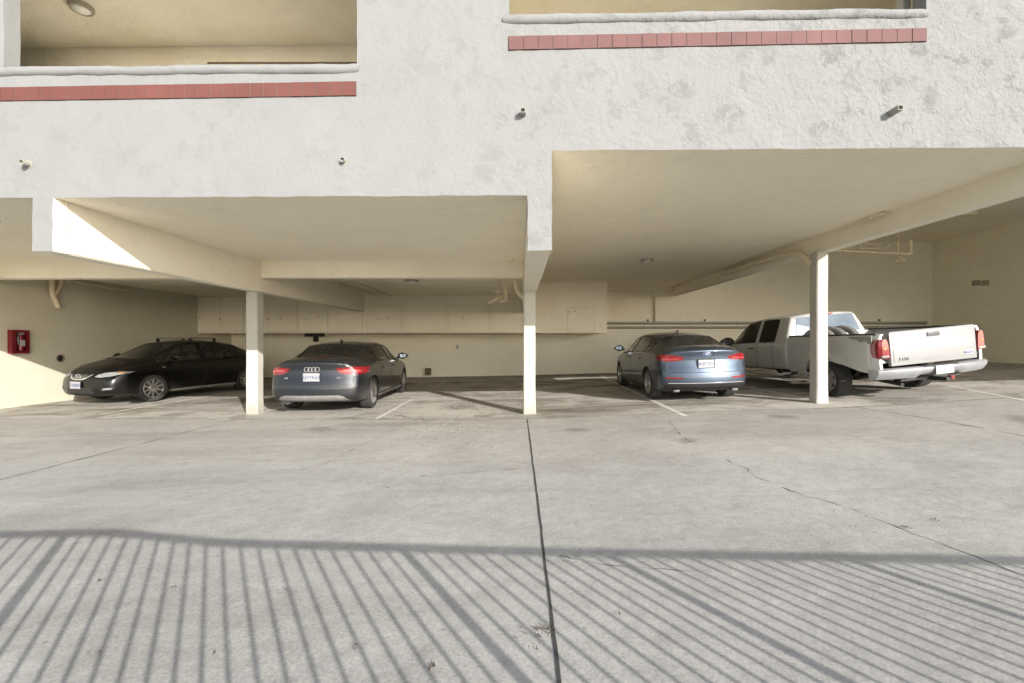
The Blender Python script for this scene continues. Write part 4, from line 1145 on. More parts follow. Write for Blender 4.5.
# --- dark grey sedan with four-ring emblem
M['audi'] = paint('dark_grey_metallic', (.008, .010, .015), .3, .25, damt=.015)
L_ = 4.70
CA = dict(L=L_, W=1.826, roof_w=1.14, roof_z=1.427, paint=M['audi'],
  stations=[0, .10, .30, .52, .72, 1.02, 1.30, 1.50, 1.72, 2.12, 2.40, 2.50, 2.95, 3.25, 3.55, 3.78, 3.98, 4.25, 4.48, 4.62, L_],
  top=[(0, 1.00), (.10, 1.055), (.30, 1.075), (.52, 1.09), (.72, 1.115), (1.02, 1.245), (1.30, 1.345), (1.72, 1.405), (2.3, 1.427), (2.75, 1.405), (3.0, 1.36), (3.35, 1.19), (3.62, 1.03), (3.85, .965), (4.25, .90), (4.48, .82), (4.62, .74), (L_, .62)],
  deck=[(0, 1.00), (.10, 1.055), (.52, 1.09), (.65, 1.10), (3.75, .99), (4.25, .90), (L_, .62)],
  belt=[(0, .90), (.12, .93), (.6, .955), (1.5, .965), (2.5, .945), (3.7, .90), (4.2, .82), (4.5, .72), (L_, .56)],
  plan=[(0, .88), (.10, .93), (.30, .97), (.7, .995), (1.5, 1), (3.4, 1), (4.0, .985), (4.3, .95), (4.5, .88), (4.62, .80), (L_, .68)],
  under=[(0, .30), (.12, .24), (.5, .19), (4.2, .19), (4.6, .22), (L_, .27)],
  rear_prof=[(.2, .06), (.35, .0), (.58, .0), (.64, .045), (.85, .075), (.98, .06), (1.1, .03)], rear_bow=.20,
  front_prof=[(.2, .06), (.4, .0), (.6, .01), (.8, .10)], front_bow=.30,
  bows=[(.60, -.10, .35), (1.40, -.08, .3), (3.0, .10, .3), (3.78, .22, .45)],
  doors=(1.50, 2.45, 3.62), glass=dict(ws=(3.0, 3.78), rw=(.62, 1.34), side=[(1.30, 1.50, 'quarter_window'), (1.50, 2.40, 'side_window'), (2.50, 3.55, 'side_window')]),
  rb=.60, fb=.42, trunk_z=.60, wheels=[(1.03, .325), (3.84, .325)], arch_r=.372, wr=.325, tyre_w=.235, spokes=7, rim=M['rim_dark'], rim_style='split',
  belt_z=.955, seat=(2.42, 1.42), seat_mat=M['seat'], mirror_y=3.30, mirror_mat=M['audi'], handles=(1.72, 2.66))
def set_stations(C):
    # doors and glass are cut at their own stations
    need = set(C['stations'])
    for k in C['doors']: need.add(k)
    for a, b, _ in C['glass']['side']: need |= {a, b}
    need |= {C['glass']['ws'][0], C['glass']['ws'][1], C['glass']['rw'][0], C['glass']['rw'][1], C['rb'], C['L']-C['fb']}
    for (y, z) in C['wheels']: pass
    s = sorted(need); out = [s[0]]
    pri = set(C['doors']) | {v for a, b, _ in C['glass']['side'] for v in (a, b)} | set(C['glass']['ws']) | set(C['glass']['rw']) | {C['rb'], C['L']-C['fb']}
    for v in s[1:]:
        if v-out[-1] < .075:
            if v in pri and out[-1] not in pri: out[-1] = v
            elif v in pri and out[-1] in pri and v-out[-1] > .02: out.append(v)
        else: out.append(v)
    out[-1] = C['L']; C['stations'] = out
set_stations(CA)
a4 = empty('parked_car'); tag(a4, 'dark grey sedan with four rings on its boot, right of the left column', 'car', 'cars parked under the building')
bv = build_sedan(CA, a4)
for q in both([(.50, .80), (.60, .765), (.80, .755), (.92, .78), (.95, .845), (.90, .895), (.70, .905), (.46, .885), (.44, .865)]):
    t = patch('taillight', q, bv, a4, M['red_lens'], off=.008)
    sgn = 1 if q[0][0] > 0 and q[2][0] > 0 else -1
    patch('reflector_band', [(sgn*a, z) for a, z in [(.56, .82), (.84, .80), (.86, .845), (.56, .86)]], bv, a4, M['red_inner'], off=.014, parent=t)
patch('trunk_crease', [(-.46, .815), (.46, .815), (.46, .822), (-.46, .822)], bv, a4, M['black'], off=.003)
patch('diffuser', [(-.68, .27), (.68, .27), (.60, .345), (.50, .375), (-.50, .375), (-.60, .345)], bv, a4, M['rim_dark'], off=.012)
patch('bumper_seam', [(-.86, .60), (.86, .60), (.86, .606), (-.86, .606)], bv, a4, M['black'], off=.003)
bm = bmesh.new()
for k in range(4):
    c = Vector((-.099+.066*k, 0, 0)); n = 20
    add_tube(bm, [c+Vector((.044*math.cos(2*math.pi*i/n), -.0, .044*math.sin(2*math.pi*i/n))) for i in range(n+1)], .0065, 6, caps=False)
h = surf(bv, 0, .865); e = mesh_obj('emblem', bm, M['chrome'], a4, smooth=60); e.location = (0, h.y-.012, .865)
h = surf(bv, 0, .72); plate(a4, 0, h.y-.018, .72, '6JVYK63')
text_mesh('A4', .055, 'badge', M['chrome'], a4, (-.50, surf(bv, -.5, .70).y-.01, .70), (R(90), 0, 0)); text_mesh('2.0T', .045, 'badge', M['chrome'], a4, (.50, surf(bv, .5, .70).y-.01, .70), (R(90), 0, 0))
bm = bmesh.new()
for x in (-.50, -.59): add_lathe(bm, [(.032, 0), (.032, .12), (.025, .12), (.025, .01)], 16, Matrix.Translation((x, .27, .225)) @ Matrix.Rotation(R(90), 4, 'X'))
mesh_obj('exhaust', bm, M['handle_grey'], a4, smooth=40)
patch('brake_strip', [(-.16, 1.075), (.16, 1.075), (.16, 1.09), (-.16, 1.09)], bv, a4, M['red_lens'], off=.006)
antenna(a4, 0, 1.62, 1.398, M['audi']); sill_line(a4, CA, M['rim_dark'])
settle(a4, .78, 1.03, 3.84, -3.93, 8.42, .03)

# --- blue grey sedan
M['fusion'] = paint('blue_grey_metallic', (.070, .094, .132), .9, .32, damt=.012)
L_ = 4.87
CF = dict(L=L_, W=1.852, roof_w=1.12, roof_z=1.478, paint=M['fusion'],
  stations=[0, .10, .28, .46, .62, .95, 1.25, 1.50, 1.72, 2.15, 2.48, 2.58, 3.0, 3.3, 3.65, 3.92, 4.15, 4.4, 4.62, 4.78, L_],
  top=[(0, 1.06), (.10, 1.115), (.28, 1.130), (.46, 1.14), (.62, 1.17), (.95, 1.275), (1.3, 1.375), (1.75, 1.45), (2.3, 1.478), (2.75, 1.462), (3.05, 1.41), (3.4, 1.25), (3.8, 1.07), (4.0, 1.01), (4.4, .92), (4.62, .83), (4.78, .74), (L_, .62)],
  deck=[(0, 1.06), (.10, 1.115), (.46, 1.14), (.56, 1.145), (3.9, 1.035), (4.4, .92), (L_, .62)],
  belt=[(0, .97), (.15, 1.0), (.6, 1.025), (1.5, 1.02), (2.5, .985), (3.8, .93), (4.3, .85), (4.6, .74), (L_, .56)],
  plan=[(0, .87), (.10, .93), (.28, .97), (.7, .995), (1.5, 1), (3.5, 1), (4.1, .985), (4.4, .95), (4.62, .88), (4.78, .78), (L_, .68)],
  under=[(0, .33), (.12, .27), (.5, .20), (4.3, .19), (4.7, .22), (L_, .27)],
  rear_prof=[(.25, .09), (.4, .0), (.62, .0), (.68, .05), (.85, .085), (1.02, .055), (1.12, .02)], rear_bow=.24,
  front_prof=[(.2, .06), (.4, .0), (.6, .01), (.8, .10)], front_bow=.30,
  bows=[(.50, -.12, .35), (1.40, -.10, .3), (3.05, .10, .3), (3.92, .22, .45)],
  doors=(1.42, 2.53, 3.72), glass=dict(ws=(3.05, 3.92), rw=(.53, 1.36), side=[(1.16, 1.42, 'quarter_window'), (1.42, 2.48, 'side_window'), (2.58, 3.72, 'side_window')]),
  rb=.66, fb=.42, trunk_z=.62, wheels=[(1.09, .335), (3.94, .335)], arch_r=.382, wr=.335, tyre_w=.235, spokes=10, rim=M['rim'], rim_style='multi',
  belt_z=1.01, seat=(2.55, 1.38), seat_mat=M['seat_grey'], mirror_y=3.46, mirror_mat=M['fusion'], handles=(1.70, 2.78))
set_stations(CF)
fu = empty('parked_car'); tag(fu, 'blue grey sedan with its sunlit boot towards the viewer, next to the white pickup', 'car', 'cars parked under the building')
bv = build_sedan(CF, fu)
for q in both([(.42, .905), (.50, .865), (.72, .848), (.86, .865), (.885, .92), (.875, .965), (.80, .985), (.62, .975), (.44, .935)]):
    t = patch('taillight', q, bv, fu, M['red_lens'], off=.008)
    sgn = 1 if q[2][0] > 0 else -1
    patch('reflector_band', [(sgn*a, z) for a, z in [(.52, .885), (.84, .875), (.84, .90), (.52, .912)]], bv, fu, M['red_inner'], off=.013, parent=t)
patch('trunk_crease', [(-.36, .90), (.36, .90), (.42, .875), (.40, .868), (.34, .885), (-.34, .885), (-.40, .868), (-.42, .875)], bv, fu, M['black'], off=.005)
patch('bumper_seam', [(-.66, .625), (.66, .625), (.66, .633), (-.66, .633)], bv, fu, M['black'], off=.003)
for q in both([(.48, .50), (.78, .51), (.78, .54), (.48, .53)]): patch('reflector', q, bv, fu, M['red_lens'], off=.006)
patch('diffuser', [(-.76, .33), (.76, .33), (.74, .40), (-.74, .40)], bv, fu, M['black'], off=.010)
patch('chrome_strip', [(-.74, .412), (.74, .412), (.74, .424), (-.74, .424)], bv, fu, M['chrome'], off=.012)
h = surf(bv, 0, .795); plate(fu, -.02, h.y-.02, .795, '8KRT214', frame=M['black'])
e = patch('emblem', oval(0, .985, .075, .030), bv, fu, plain('blue_enamel', (.02, .06, .22), .2, coat=1), off=.014)
patch('emblem_ring', oval(0, .985, .086, .038), bv, fu, M['chrome'], off=.008)
text_mesh('Ford', .04, 'lettering', M['chrome'], fu, (0, surf(bv, 0, .985).y-.019, .985), (R(90), 0, 0))
bm = bmesh.new()
for x in (-.58, .58): add_box(bm, x-.06, x+.06, .17, .34, .23, .28, .018)
mesh_obj('exhaust', bm, M['handle_grey'], fu, smooth=40)
antenna(fu, .0, 1.72, 1.452, M['black']); sill_line(fu, CF, M['black'])
for sd in (-1, 1):
    bm = bmesh.new(); add_tube(bm, [(sd*.80, y, interp(y, CF['belt'])+.0) for y in (1.2, 1.6, 2.2, 2.9, 3.6)], .006, 6)
    mesh_obj('window_strip', bm, M['chrome'], fu)
settle(fu, .78, 1.09, 3.94, 3.75, 8.90, -.006)

# --- black sedan nose out on the left
M['mazda'] = paint('black_paint', (.003, .003, .0032), .0, .12, coat=0.0, damt=.004, dust=(.22, .21, .19))
L_ = 4.55
CM = dict(L=L_, W=1.78, roof_w=1.10, roof_z=1.465, paint=M['mazda'],
  stations=[0, .10, .26, .42, .56, .85, 1.12, 1.36, 1.62, 2.0, 2.22, 2.32, 2.75, 3.05, 3.3, 3.58, 3.8, 4.05, 4.28, 4.44, L_],
  top=[(0, 1.03), (.10, 1.075), (.42, 1.10), (.56, 1.13), (.85, 1.25), (1.15, 1.36), (1.6, 1.45), (2.05, 1.465), (2.45, 1.445), (2.75, 1.38), (3.1, 1.21), (3.42, 1.06), (3.65, 1.0), (4.05, .92), (4.28, .85), (4.44, .77), (L_, .64)],
  deck=[(0, 1.03), (.10, 1.075), (.42, 1.10), (.5, 1.105), (3.55, 1.02), (4.05, .92), (L_, .64)],
  belt=[(0, .93), (.15, .96), (.6, .98), (1.5, .975), (2.5, .95), (3.5, .91), (4.0, .84), (4.3, .74), (L_, .58)],
  plan=[(0, .88), (.10, .93), (.28, .97), (.7, .995), (1.5, 1), (3.3, 1), (3.8, .985), (4.1, .95), (4.3, .92), (4.44, .88), (L_, .82)],
  under=[(0, .30), (.12, .25), (.5, .20), (4.0, .19), (4.4, .20), (L_, .22)],
  rear_prof=[(.25, .09), (.4, .0), (.62, .0), (.85, .07), (1.1, .02)], rear_bow=.22,
  front_prof=[(.2, .05), (.34, .0), (.5, .0), (.62, .03), (.8, .10)], front_bow=.22,
  bows=[(.46, -.12, .35), (1.30, -.10, .3), (2.75, .10, .3), (3.58, .22, .45)],
  doors=(1.36, 2.27, 3.42), glass=dict(ws=(2.75, 3.58), rw=(.5, 1.24), side=[(1.12, 1.36, 'quarter_window'), (1.36, 2.22, 'side_window'), (2.32, 3.42, 'side_window')]),
  rb=.6, fb=.42, trunk_z=.60, wheels=[(.92, .315), (3.54, .315)], arch_r=.358, wr=.315, tyre_w=.205, spokes=10, rim=M['rim'], rim_style='multi', steer=-.10,
  belt_z=.965, seat=(2.25, 1.25), seat_mat=M['seat_grey'], mirror_y=3.10, mirror_mat=M['mazda'], handles=(1.58, 2.48))
set_stations(CM)
mz = empty('parked_car'); tag(mz, 'black sedan facing the viewer by the left wall, bars across its roof', 'car', 'cars parked under the building')
bv = build_sedan(CM, mz)
for q in both([(.40, .63), (.52, .615), (.70, .64), (.84, .70), (.85, .735), (.74, .745), (.56, .715), (.44, .68)]):
    t = patch('headlight', q, bv, mz, M['clear_lens'], axis='front', off=.008)
    sgn = 1 if q[2][0] > 0 else -1
    for cx_ in (.56, .68): patch('lamp_bowl', [(sgn*a, z) for a, z in oval(cx_, .665+.12*(cx_-.56), .042, .030, 14)], bv, mz, M['chrome'], axis='front', off=.013, parent=t)
    patch('indicator', [(sgn*a, z) for a, z in [(.74, .685), (.80, .70), (.81, .725), (.75, .715)]], bv, mz, M['amber'], axis='front', off=.012, parent=t)
patch('grille', [(-.36, .68), (-.28, .60), (-.14, .55), (.14, .55), (.28, .60), (.36, .68), (.30, .70), (-.30, .70)], bv, mz, M['black'], axis='front', off=.006)
patch('grille_bar', [(-.34, .672), (-.24, .60), (-.12, .565), (.12, .565), (.24, .60), (.34, .672), (.30, .672), (.21, .612), (.10, .585), (-.10, .585), (-.21, .612), (-.30, .672)], bv, mz, M['chrome'], axis='front', off=.012)
for z in (.61, .635, .66): patch('grille_mesh', [(-.20, z-.004), (.20, z-.004), (.20, z+.004), (-.20, z+.004)], bv, mz, M['rim_dark'], axis='front', off=.010)
h = surf(bv, 0, .635, 'front'); bm = bmesh.new(); n = 24
add_tube(bm, [Vector((.068*math.cos(2*math.pi*i/n), 0, .055*math.sin(2*math.pi*i/n))) for i in range(n+1)], .007, 6, caps=False)
add_tube(bm, [(-.06, 0, .02), (-.03, 0, .012), (0, 0, -.022), (.03, 0, .012), (.06, 0, .02)], .006, 6)
e = mesh_obj('emblem', bm, M['chrome'], mz, smooth=60); e.location = (0, h.y+.018, .635)
patch('air_intake', [(-.42, .27), (.42, .27), (.36, .40), (-.36, .40)], bv, mz, M['black'], axis='front', off=.006)
for q in both([(.54, .33), (.76, .35), (.78, .415), (.58, .40)]):
    patch('fog_bezel', q, bv, mz, M['black'], axis='front', off=.006)
for q in both([(.60, .345), (.74, .36), (.75, .395), (.62, .388)]): patch('fog_light', q, bv, mz, M['clear_lens'], axis='front', off=.012)
h = surf(bv, .0, .46, 'front'); plate(mz, .02, h.y+.03, .455, '5TNB892', face=1)
for q in both([(.44, .82), (.60, .80), (.86, .82), (.86, .92), (.6, .93)]): patch('taillight', q, bv, mz, M['red_lens'], off=.008)
for sd in (-1, 1):
    o = bv.ray_cast(Vector((sd*3, 3.33, .80)), Vector((-sd, 0, 0)))[0]
    bm = bmesh.new(); add_box(bm, o.x-.008, o.x+.008, 3.29, 3.36, .785, .81, .004); mesh_obj('side_marker', bm, M['clear_lens'], mz)
for yy, zz_ in ((2.40, 1.425), (1.70, 1.43)):
    bm = bmesh.new(); add_tube(bm, [(-.58, yy, zz_+.075), (.58, yy, zz_+.075)], .017, 8); o = mesh_obj('roof_bar', bm, M['steel'], mz, smooth=60)
    for sd in (-1, 1):
        bm = bmesh.new(); add_box(bm, sd*.55-.03, sd*.55+.03, yy-.03, yy+.03, zz_-.05, zz_+.08, .012); mesh_obj('foot', bm, M['black'], o, smooth=40)
sill_line(mz, CM, M['rim_dark'])
# nose corner at X -9.6, Y 9.6, tail towards the back
mzy = .25
settle(mz, .75, .92, 3.54, -9.66+4.55*math.sin(mzy), 9.68+4.55*math.cos(mzy), math.pi-mzy)

# --- white pickup
M['truck'] = paint('white_truck_paint', (.50, .50, .49), .05, .30, damt=.12, dust=(.30, .28, .25))
M['truck_white'] = paint('white_tailgate_paint', (.26, .26, .262), .0, .35, coat=.5, damt=.12, dust=(.45, .43, .4))
M['alu'] = plain('bright_aluminium', (.5, .5, .5), .4, .3)
M['truck_worn'] = paint('bare_grey_paint', (.20, .20, .19), .1, .6, coat=0.0, damt=.3)
M['bumper_chrome'] = plain('dull_chrome', (.34, .35, .365), .32, .35, var=.1, scale=5)
L_ = 5.75; bo = 2.20     # back of the cab
CT = dict(L=L_-bo, W=1.96, roof_w=1.36, roof_z=1.86, paint=M['truck'])
tk = empty('pickup_truck'); tag(tk, 'white extended cab pickup truck standing tail out behind the right column', 'pickup truck', 'cars parked under the building')
# cab: same loft, its flat back carries the rear window
def cab():
    D = dict(L=L_-bo, W=1.94, roof_w=1.38, roof_z=1.84, belt_in=.965, glass_crease=.97, corner=.75,
      stations=[0, .10, .30, .42, .98, 1.10, 1.55, 1.82, 2.05, 2.30, 2.5, 2.75, 3.0, 3.25, 3.42, L_-bo],
      top=[(0, 1.80), (.08, 1.83), (.6, 1.84), (1.3, 1.82), (1.55, 1.76), (1.82, 1.58), (2.08, 1.36), (2.30, 1.20), (2.5, 1.165), (3.0, 1.12), (3.25, 1.08), (3.42, 1.00), (L_-bo, .86)],
      deck=[(0, 1.2), (2.30, 1.20), (3.0, 1.12), (L_-bo, .86)],
      belt=[(0, 1.19), (1.2, 1.17), (2.3, 1.13), (3.0, 1.06), (3.3, .96), (L_-bo, .80)],
      plan=[(0, .985), (.1, 1), (2.6, 1), (3.0, .985), (3.25, .95), (3.42, .90), (L_-bo, .82)],
      under=[(0, .48), (L_-bo, .44)],
      rear_prof=[(.3, 0), (1.2, 0), (1.85, .14)], rear_bow=.03, front_prof=[(.4, .0), (.7, .0), (1.0, .04)], front_bow=.16,
      bows=[(1.55, .10, .3), (2.30, .18, .4)], doors=(.42, 1.04, 2.28),
      glass=dict(ws=(1.55, 2.30), rw=(-2, -1), side=[(.42, .98, 'quarter_window'), (1.10, 2.05, 'side_window')]),
      rb=-1, fb=.42, trunk_z=-1, wheels=[(5.75-1.0-bo, .385)], arch_r=.46)
    D['stations'] = sorted(set(D['stations']) | {1.04, 2.28-.0, 3.55-.42}); 
    st = D['stations']; D['stations'] = [v for i, v in enumerate(st) if i == 0 or v-st[i-1] > .03]
    return D
CC = cab()
tk['_bp'] = 1.04
me = sedan_body(CC)
made, bvc = split_body(me, tk, {'body': M['truck'], 'windshield': M['glass'], 'side_window': M['glass'], 'quarter_window': M['glass_dark'], 'underbody': M['black']})
del tk['_bp']
for ch in list(made.values()): ch.location = (0, bo, 0)
for ch in tk.children:
    if ch.name.startswith('trim_seam'): ch.location = (0, bo, 0)
for ch in tk.children:
    if ch.name.startswith('trunk_lid'): ch.name = 'cab_back'
# rear window of the cab
def cpatch(name, poly, mat, axis='rear', **k):
    o = patch(name, poly, bvc, tk, mat, axis=axis, **k)
    if o: o.location = (0, bo, 0)
    return o
cpatch('window_frame', [(-.74, 1.32), (.74, 1.32), (.65, 1.77), (-.65, 1.77)], M['truck_white'], off=.004, thick=.01)
cpatch('rear_window', [(-.71, 1.33), (.71, 1.33), (.62, 1.74), (-.62, 1.74)], M['rear_glass'] if 'rear_glass' in M else M['mirror'], off=.012, thick=.01)
for ax in ('left', 'right'):
    pass
bm = bmesh.new(); add_box(bm, -.14, .14, bo+.055, bo+.12, 1.755, 1.79, .01); mesh_obj('brake_light', bm, M['red_lens'], tk)
bm = bmesh.new(); add_box(bm, -.80, .80, bo+.3, bo+1.9, .62, .66); mesh_obj('cab_floor', bm, M['seat'], tk)
seats(tk, bo+.95, None, .80, .40, M['seat_grey'])
steering(tk, -.40, bo+1.72, 1.16)
for sd in (-1, 1):
    side_mirror(tk, sd*1.0, bo+1.98, 1.22, sd, M['black'], (.14, .07, .11))
    handle(tk, sd*.975, bo+1.22, 1.03, M['black'], sd)
for (y) in (1.28, L_-1.0):
    for sd in (-1, 1): wheel(tk, sd*(.97-.14), y, .385, .26, sd, 7, M['rim_dark'], 'steel')
# frame under the bed
bm = bmesh.new()
for x in (-.45, .45): add_box(bm, x-.05, x+.05, .15, 4.8, .42, .56)
add_box(bm, -.70, .70, 1.22, 1.34, .33, .44, .04); add_lathe(bm, [(.05, -.1), (.14, 0), (.14, .1), (.05, .2)], 16, Matrix.Translation((0, 1.18, .38)) @ Matrix.Rotation(R(90), 4, 'X'))
for x in (-.62, .62): add_tube(bm, bend([(x, .45, .52), (x, .85, .40), (x, 1.25, .36), (x, 1.7, .40), (x, 2.0, .50)], .2), .035, 6); add_tube(bm, [(x, .95, .42), (x*.85, .75, .80)], .03, 8)
mesh_obj('chassis', bm, M['black'], tk, smooth=40)
bm = bmesh.new(); add_tube(bm, [(-.55, .52, .38), (-.55, .10, .33)], [.035, .035], 12)
mesh_obj('exhaust', bm, M['black'], tk, smooth=50)
# bedsides: shaped panel with a big arch; the lower edge sweeps up behind the wheel
RAIL = 1.31
def bedside(sd):
    y0, y1 = .09, bo-.02; yc = 1.28; ra = .47
    top = [(y, RAIL) for y in frange(y0, y1, .1)]
    low = [(y1, .50), (yc+ra+.06, .50)]
    for k in range(0, 13):
        a = R(0)+R(180)*k/12
        if k <= 9: low.append((yc+ra*math.cos(a), .43+ra*1.02*math.sin(a)))
    low += [(.72, .70), (.42, .60), (y0, .56)]
    out = top+low
    bm = bmesh.new()
    # section through the height gives the panel its body line
    prof = [(.50, .955), (.62, .975), (.78, .985), (.90, .975), (1.02, .965), (1.16, .968), (1.26, .955), (RAIL, .925)]
    f = bm.faces.new([bm.verts.new((0, y, z)) for y, z in out])
    for z in frange(.5, RAIL, .05)[1:-1]: bmesh.ops.bisect_plane(bm, geom=bm.verts[:]+bm.edges[:]+bm.faces[:], plane_co=(0, 0, z), plane_no=(0, 0, 1))
    for y in frange(y0, y1, .1)[1:-1]: bmesh.ops.bisect_plane(bm, geom=bm.verts[:]+bm.edges[:]+bm.faces[:], plane_co=(0, y, 0), plane_no=(0, 1, 0))
    for v in bm.verts:
        y, z = v.co.y, v.co.z; d = math.hypot(y-yc, z-.43)
        flare = .035*max(0, 1-max(0, d-ra)/.10) if z > .45 else 0
        v.co.x = sd*(interp(z, prof)+flare-.05*max(0, (y0+.10-y)/.10))
    ext = bmesh.ops.extrude_face_region(bm, geom=bm.faces[:])
    for v in [g for g in ext['geom'] if isinstance(g, bmesh.types.BMVert)]: v.co.x -= sd*.05
    bmesh.ops.recalc_face_normals(bm, faces=bm.faces[:])
    return mesh_obj('bedside', bm, M['truck'], tk, smooth=35)
for sd in (-1, 1): bedside(sd)
# worn grey patch near the left taillight
bm = bmesh.new(); pts = [(.16, 1.285), (.62, 1.285), (.60, 1.25), (.45, 1.22), (.38, 1.18), (.27, 1.20), (.22, 1.14), (.155, 1.15)]
f = bm.faces.new([bm.verts.new((-.9625-(.008 if z < 1.2 else .0), y, z)) for y, z in pts])
ext = bmesh.ops.extrude_face_region(bm, geom=bm.faces[:])
for v in [g for g in ext['geom'] if isinstance(g, bmesh.types.BMVert)]: v.co.x -= .014
mesh_obj('bare_patch', bm, M['truck_worn'], tk)
bm = bmesh.new(); add_box(bm, -.90, .90, .12, bo-.03, .76, .80); add_box(bm, -.90, .90, bo-.08, bo-.03, .80, RAIL-.01)
for k in range(13): add_box(bm, -.88+k*.14, -.81+k*.14, .13, bo-.09, .798, .815)
mesh_obj('bed_floor', bm, M['truck'], tk)
for sd in (-1, 1):
    bm = bmesh.new(); add_box(bm, min(sd*.93, sd*.83), max(sd*.93, sd*.83), .13, bo-.02, RAIL-.012, RAIL+.022, .012); mesh_obj('rail_cap', bm, M['black'], tk, smooth=40)
    bm = bmesh.new(); add_box(bm, min(sd*.9, sd*.70), max(sd*.9, sd*.70), .85, 1.72, .80, 1.05, .08); mesh_obj('wheel_well', bm, M['truck'], tk, smooth=40)
# tailgate
bm = bmesh.new(); add_box(bm, -.775, .775, .035, .10, .70, RAIL+.005, .018)
add_box(bm, -.73, .73, .027, .05, .77, 1.17, .012)
tg = mesh_obj('tailgate', bm, M['truck_white'], tk, smooth=40)
bm = bmesh.new(); add_tube(bm, [(-.76, .067, RAIL+.0), (.76, .067, RAIL+.0)], .034, 10); mesh_obj('top_edge', bm, M['truck_white'], tg, smooth=50)
bm = bmesh.new(); add_box(bm, -.11, .11, .016, .04, 1.195, 1.275, .012); add_box(bm, -.075, .075, .008, .02, 1.225, 1.255, .006); mesh_obj('handle', bm, M['handle_grey'], tg, smooth=40)
text_mesh('F150', .075, 'lettering', M['handle_grey'], tg, (-.56, .0235, .815), (R(90), 0, 0), .004, sx=1.15)
bm = bmesh.new()
def ell(bm, rx, rz, y0, y1, x, z, mi=0):
    n = 28; a = [bm.verts.new((x+rx*math.cos(6.2832*k/n), y0, z+rz*math.sin(6.2832*k/n))) for k in range(n)]; b = [bm.verts.new((v.co.x, y1, v.co.z)) for v in a]
    bm.faces.new(a).material_index = mi; bm.faces.new(b[::-1]).material_index = mi
    for k in range(n): bm.faces.new((a[k], a[(k+1) % n], b[(k+1) % n], b[k])).material_index = mi
ell(bm, .085, .036, .020, .035, .60, .83); e = mesh_obj('emblem', bm, M['chrome'], tg)
bm = bmesh.new(); ell(bm, .077, .029, .016, .021, .60, .83); mesh_obj('emblem_field', bm, plain('navy_enamel', (.02, .05, .18), .25, coat=1), e)
text_mesh('Ford', .042, 'lettering', M['chrome'], tg, (.60, .0150, .83), (R(90), 0, 0), .001)
# tail lights wrap the corners
for sd in (-1, 1):
    bm = bmesh.new(); b = bmesh.new()
    rows_ = [(.86, .80, .945), (.89, .795, .968), (1.02, .805, .97), (1.14, .815, .965), (1.19, .83, .955), (1.215, .85, .94)]
    ring = []
    for z, xi, xo in rows_:
        ring.append([b.verts.new((sd*x, y, z)) for x, y in ((xi, .028), (xo-.05, .030), (xo-.01, .060), (xo+.002, .12), (xo+.002, .20), (xo-.10, .20), (xi, .10))])
    for a, c in zip(ring, ring[1:]):
        for i in range(7): b.faces.new((a[i], a[(i+1) % 7], c[(i+1) % 7], c[i]))
    b.faces.new(ring[0]); b.faces.new(ring[-1][::-1]); merge(bm, b)
    t = mesh_obj('taillight', bm, M['red_lens'], tk, smooth=35)
    bm = bmesh.new(); x0, x1 = sorted((sd*.812, sd*.935)); add_box(bm, x0, x1, .023, .05, .875, .915, .006); mesh_obj('reversing_lens', bm, M['clear_lens'], t)
    bm = bmesh.new(); x0, x1 = sorted((sd*.83, sd*.92)); xm_ = (x0+x1)/2; add_box(bm, xm_-.02, xm_+.02, .022, .05, 1.02, 1.055, .008); mesh_obj('indicator', bm, M['amber'], t)
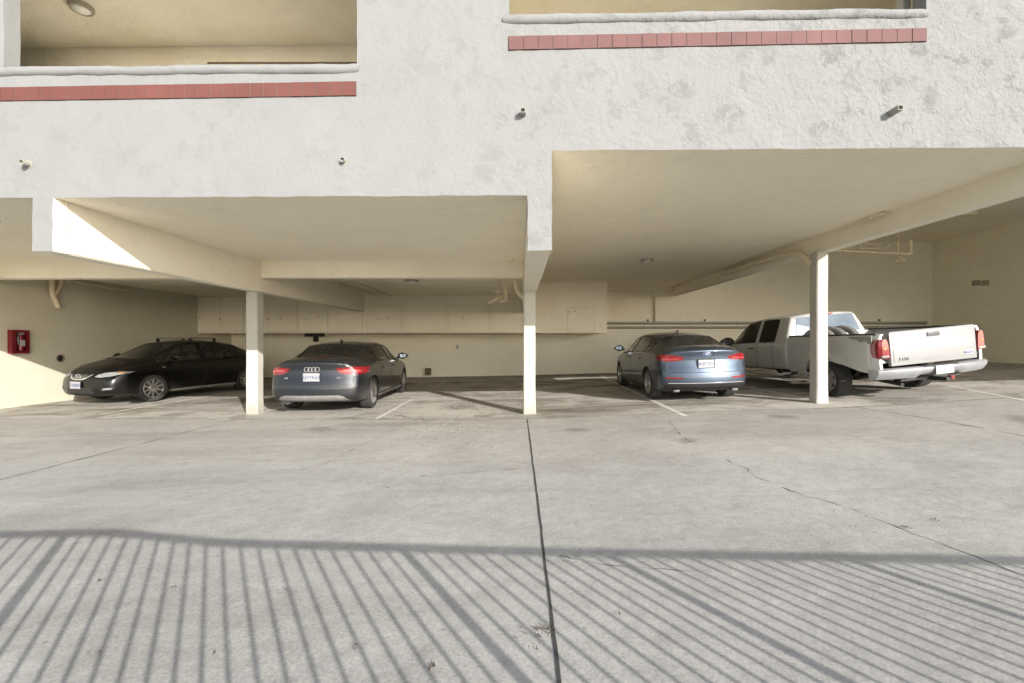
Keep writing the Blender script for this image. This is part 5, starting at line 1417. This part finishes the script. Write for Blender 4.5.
# rear bumper: curved chrome step bumper
bm = bmesh.new(); sec = []
for k in range(-12, 13):
    x = k/12*.985; fr = abs(k)/12; y = -.10+.16*fr**3; drop = -.0
    top = .655; bot = .46 if fr > .35 else .50
    th = .20
    sec.append([bm.verts.new(p) for p in ((x, y+th, top), (x, y+.035, top), (x, y+.004, top-.02), (x, y, (top+bot)/2+.03), (x, y+.028, (top+bot)/2-.03), (x, y+.085, bot), (x, y+th, bot))])
for a, b in zip(sec, sec[1:]):
    for i in range(7): bm.faces.new((a[i], a[(i+1) % 7], b[(i+1) % 7], b[i]))
bm.faces.new(sec[0]); bm.faces.new(sec[-1][::-1])
rb_ = mesh_obj('rear_bumper', bm, M['bumper_chrome'], tk, smooth=40)
bm = bmesh.new(); add_box(bm, -.30, .30, -.085, .05, .655, .668, .004); mesh_obj('step_pad', bm, M['black'], rb_)
plate(tk, 0, -.115, .575, '', w=.32, h=.16)
bm = bmesh.new(); add_box(bm, -.035, .035, -.16, .3, .36, .43, .006); add_box(bm, -.55, .55, .12, .2, .38, .45, .01); mesh_obj('tow_hitch', bm, M['black'], tk)
bm = bmesh.new(); add_box(bm, .12, .19, -.10, -.03, .37, .44, .01); mesh_obj('hitch_plug', bm, M['red_box'], tk)
# running board
for sd in (-1, 1):
    bm = bmesh.new(); add_tube(bm, bend([(sd*.82, bo+.15, .44), (sd*1.0, bo+.25, .40), (sd*1.0, bo+1.95, .40), (sd*.82, bo+2.05, .44)], .12), .035, 10); mesh_obj('side_step', bm, M['alu'], tk, smooth=60)
for q in both([(.55, .82), (.88, .82), (.90, .98), (.60, .98)]): cpatch('headlight', q, M['clear_lens'], axis='front', off=.01)
cpatch('grille', [(-.48, .80), (.48, .80), (.50, .98), (-.50, .98)], M['black'], axis='front', off=.01)
tk.scale = (1.15, 1.05, .97)
settle(tk, .89, 1.34, 4.99, 7.66, 8.30, .135, .025)
# grey tyres standing in the truck bed, just behind the cab
tp = None
for i in range(3):
    bm = bmesh.new()
    add_lathe(bm, [(.20, -.085), (.25, -.10), (.30, -.09), (.335, -.05), (.335, .05), (.30, .09), (.25, .10), (.20, .085)], 36, Matrix.Rotation(R(90), 4, 'Y'), closed=True)
    o = mesh_obj('spare_tyre', bm, M['tyre_dust'], smooth=35)
    Mx = Matrix.Translation(tk.location) @ tk.rotation_euler.to_matrix().to_4x4() @ Matrix.Diagonal((1.15, 1.05, .97, 1))
    q = Mx @ Vector((-.60+.25*i, bo-.42, .79+.345)); o.location = q; o.rotation_euler = (0, R(4), .135+.5)
    tag(o, ['dusty grey tyre standing in the truck bed nearest the column', 'dusty grey tyre standing in the truck bed between two others', 'dusty grey tyre standing in the truck bed farthest right'][i], 'tyre', 'tyres in the truck bed')
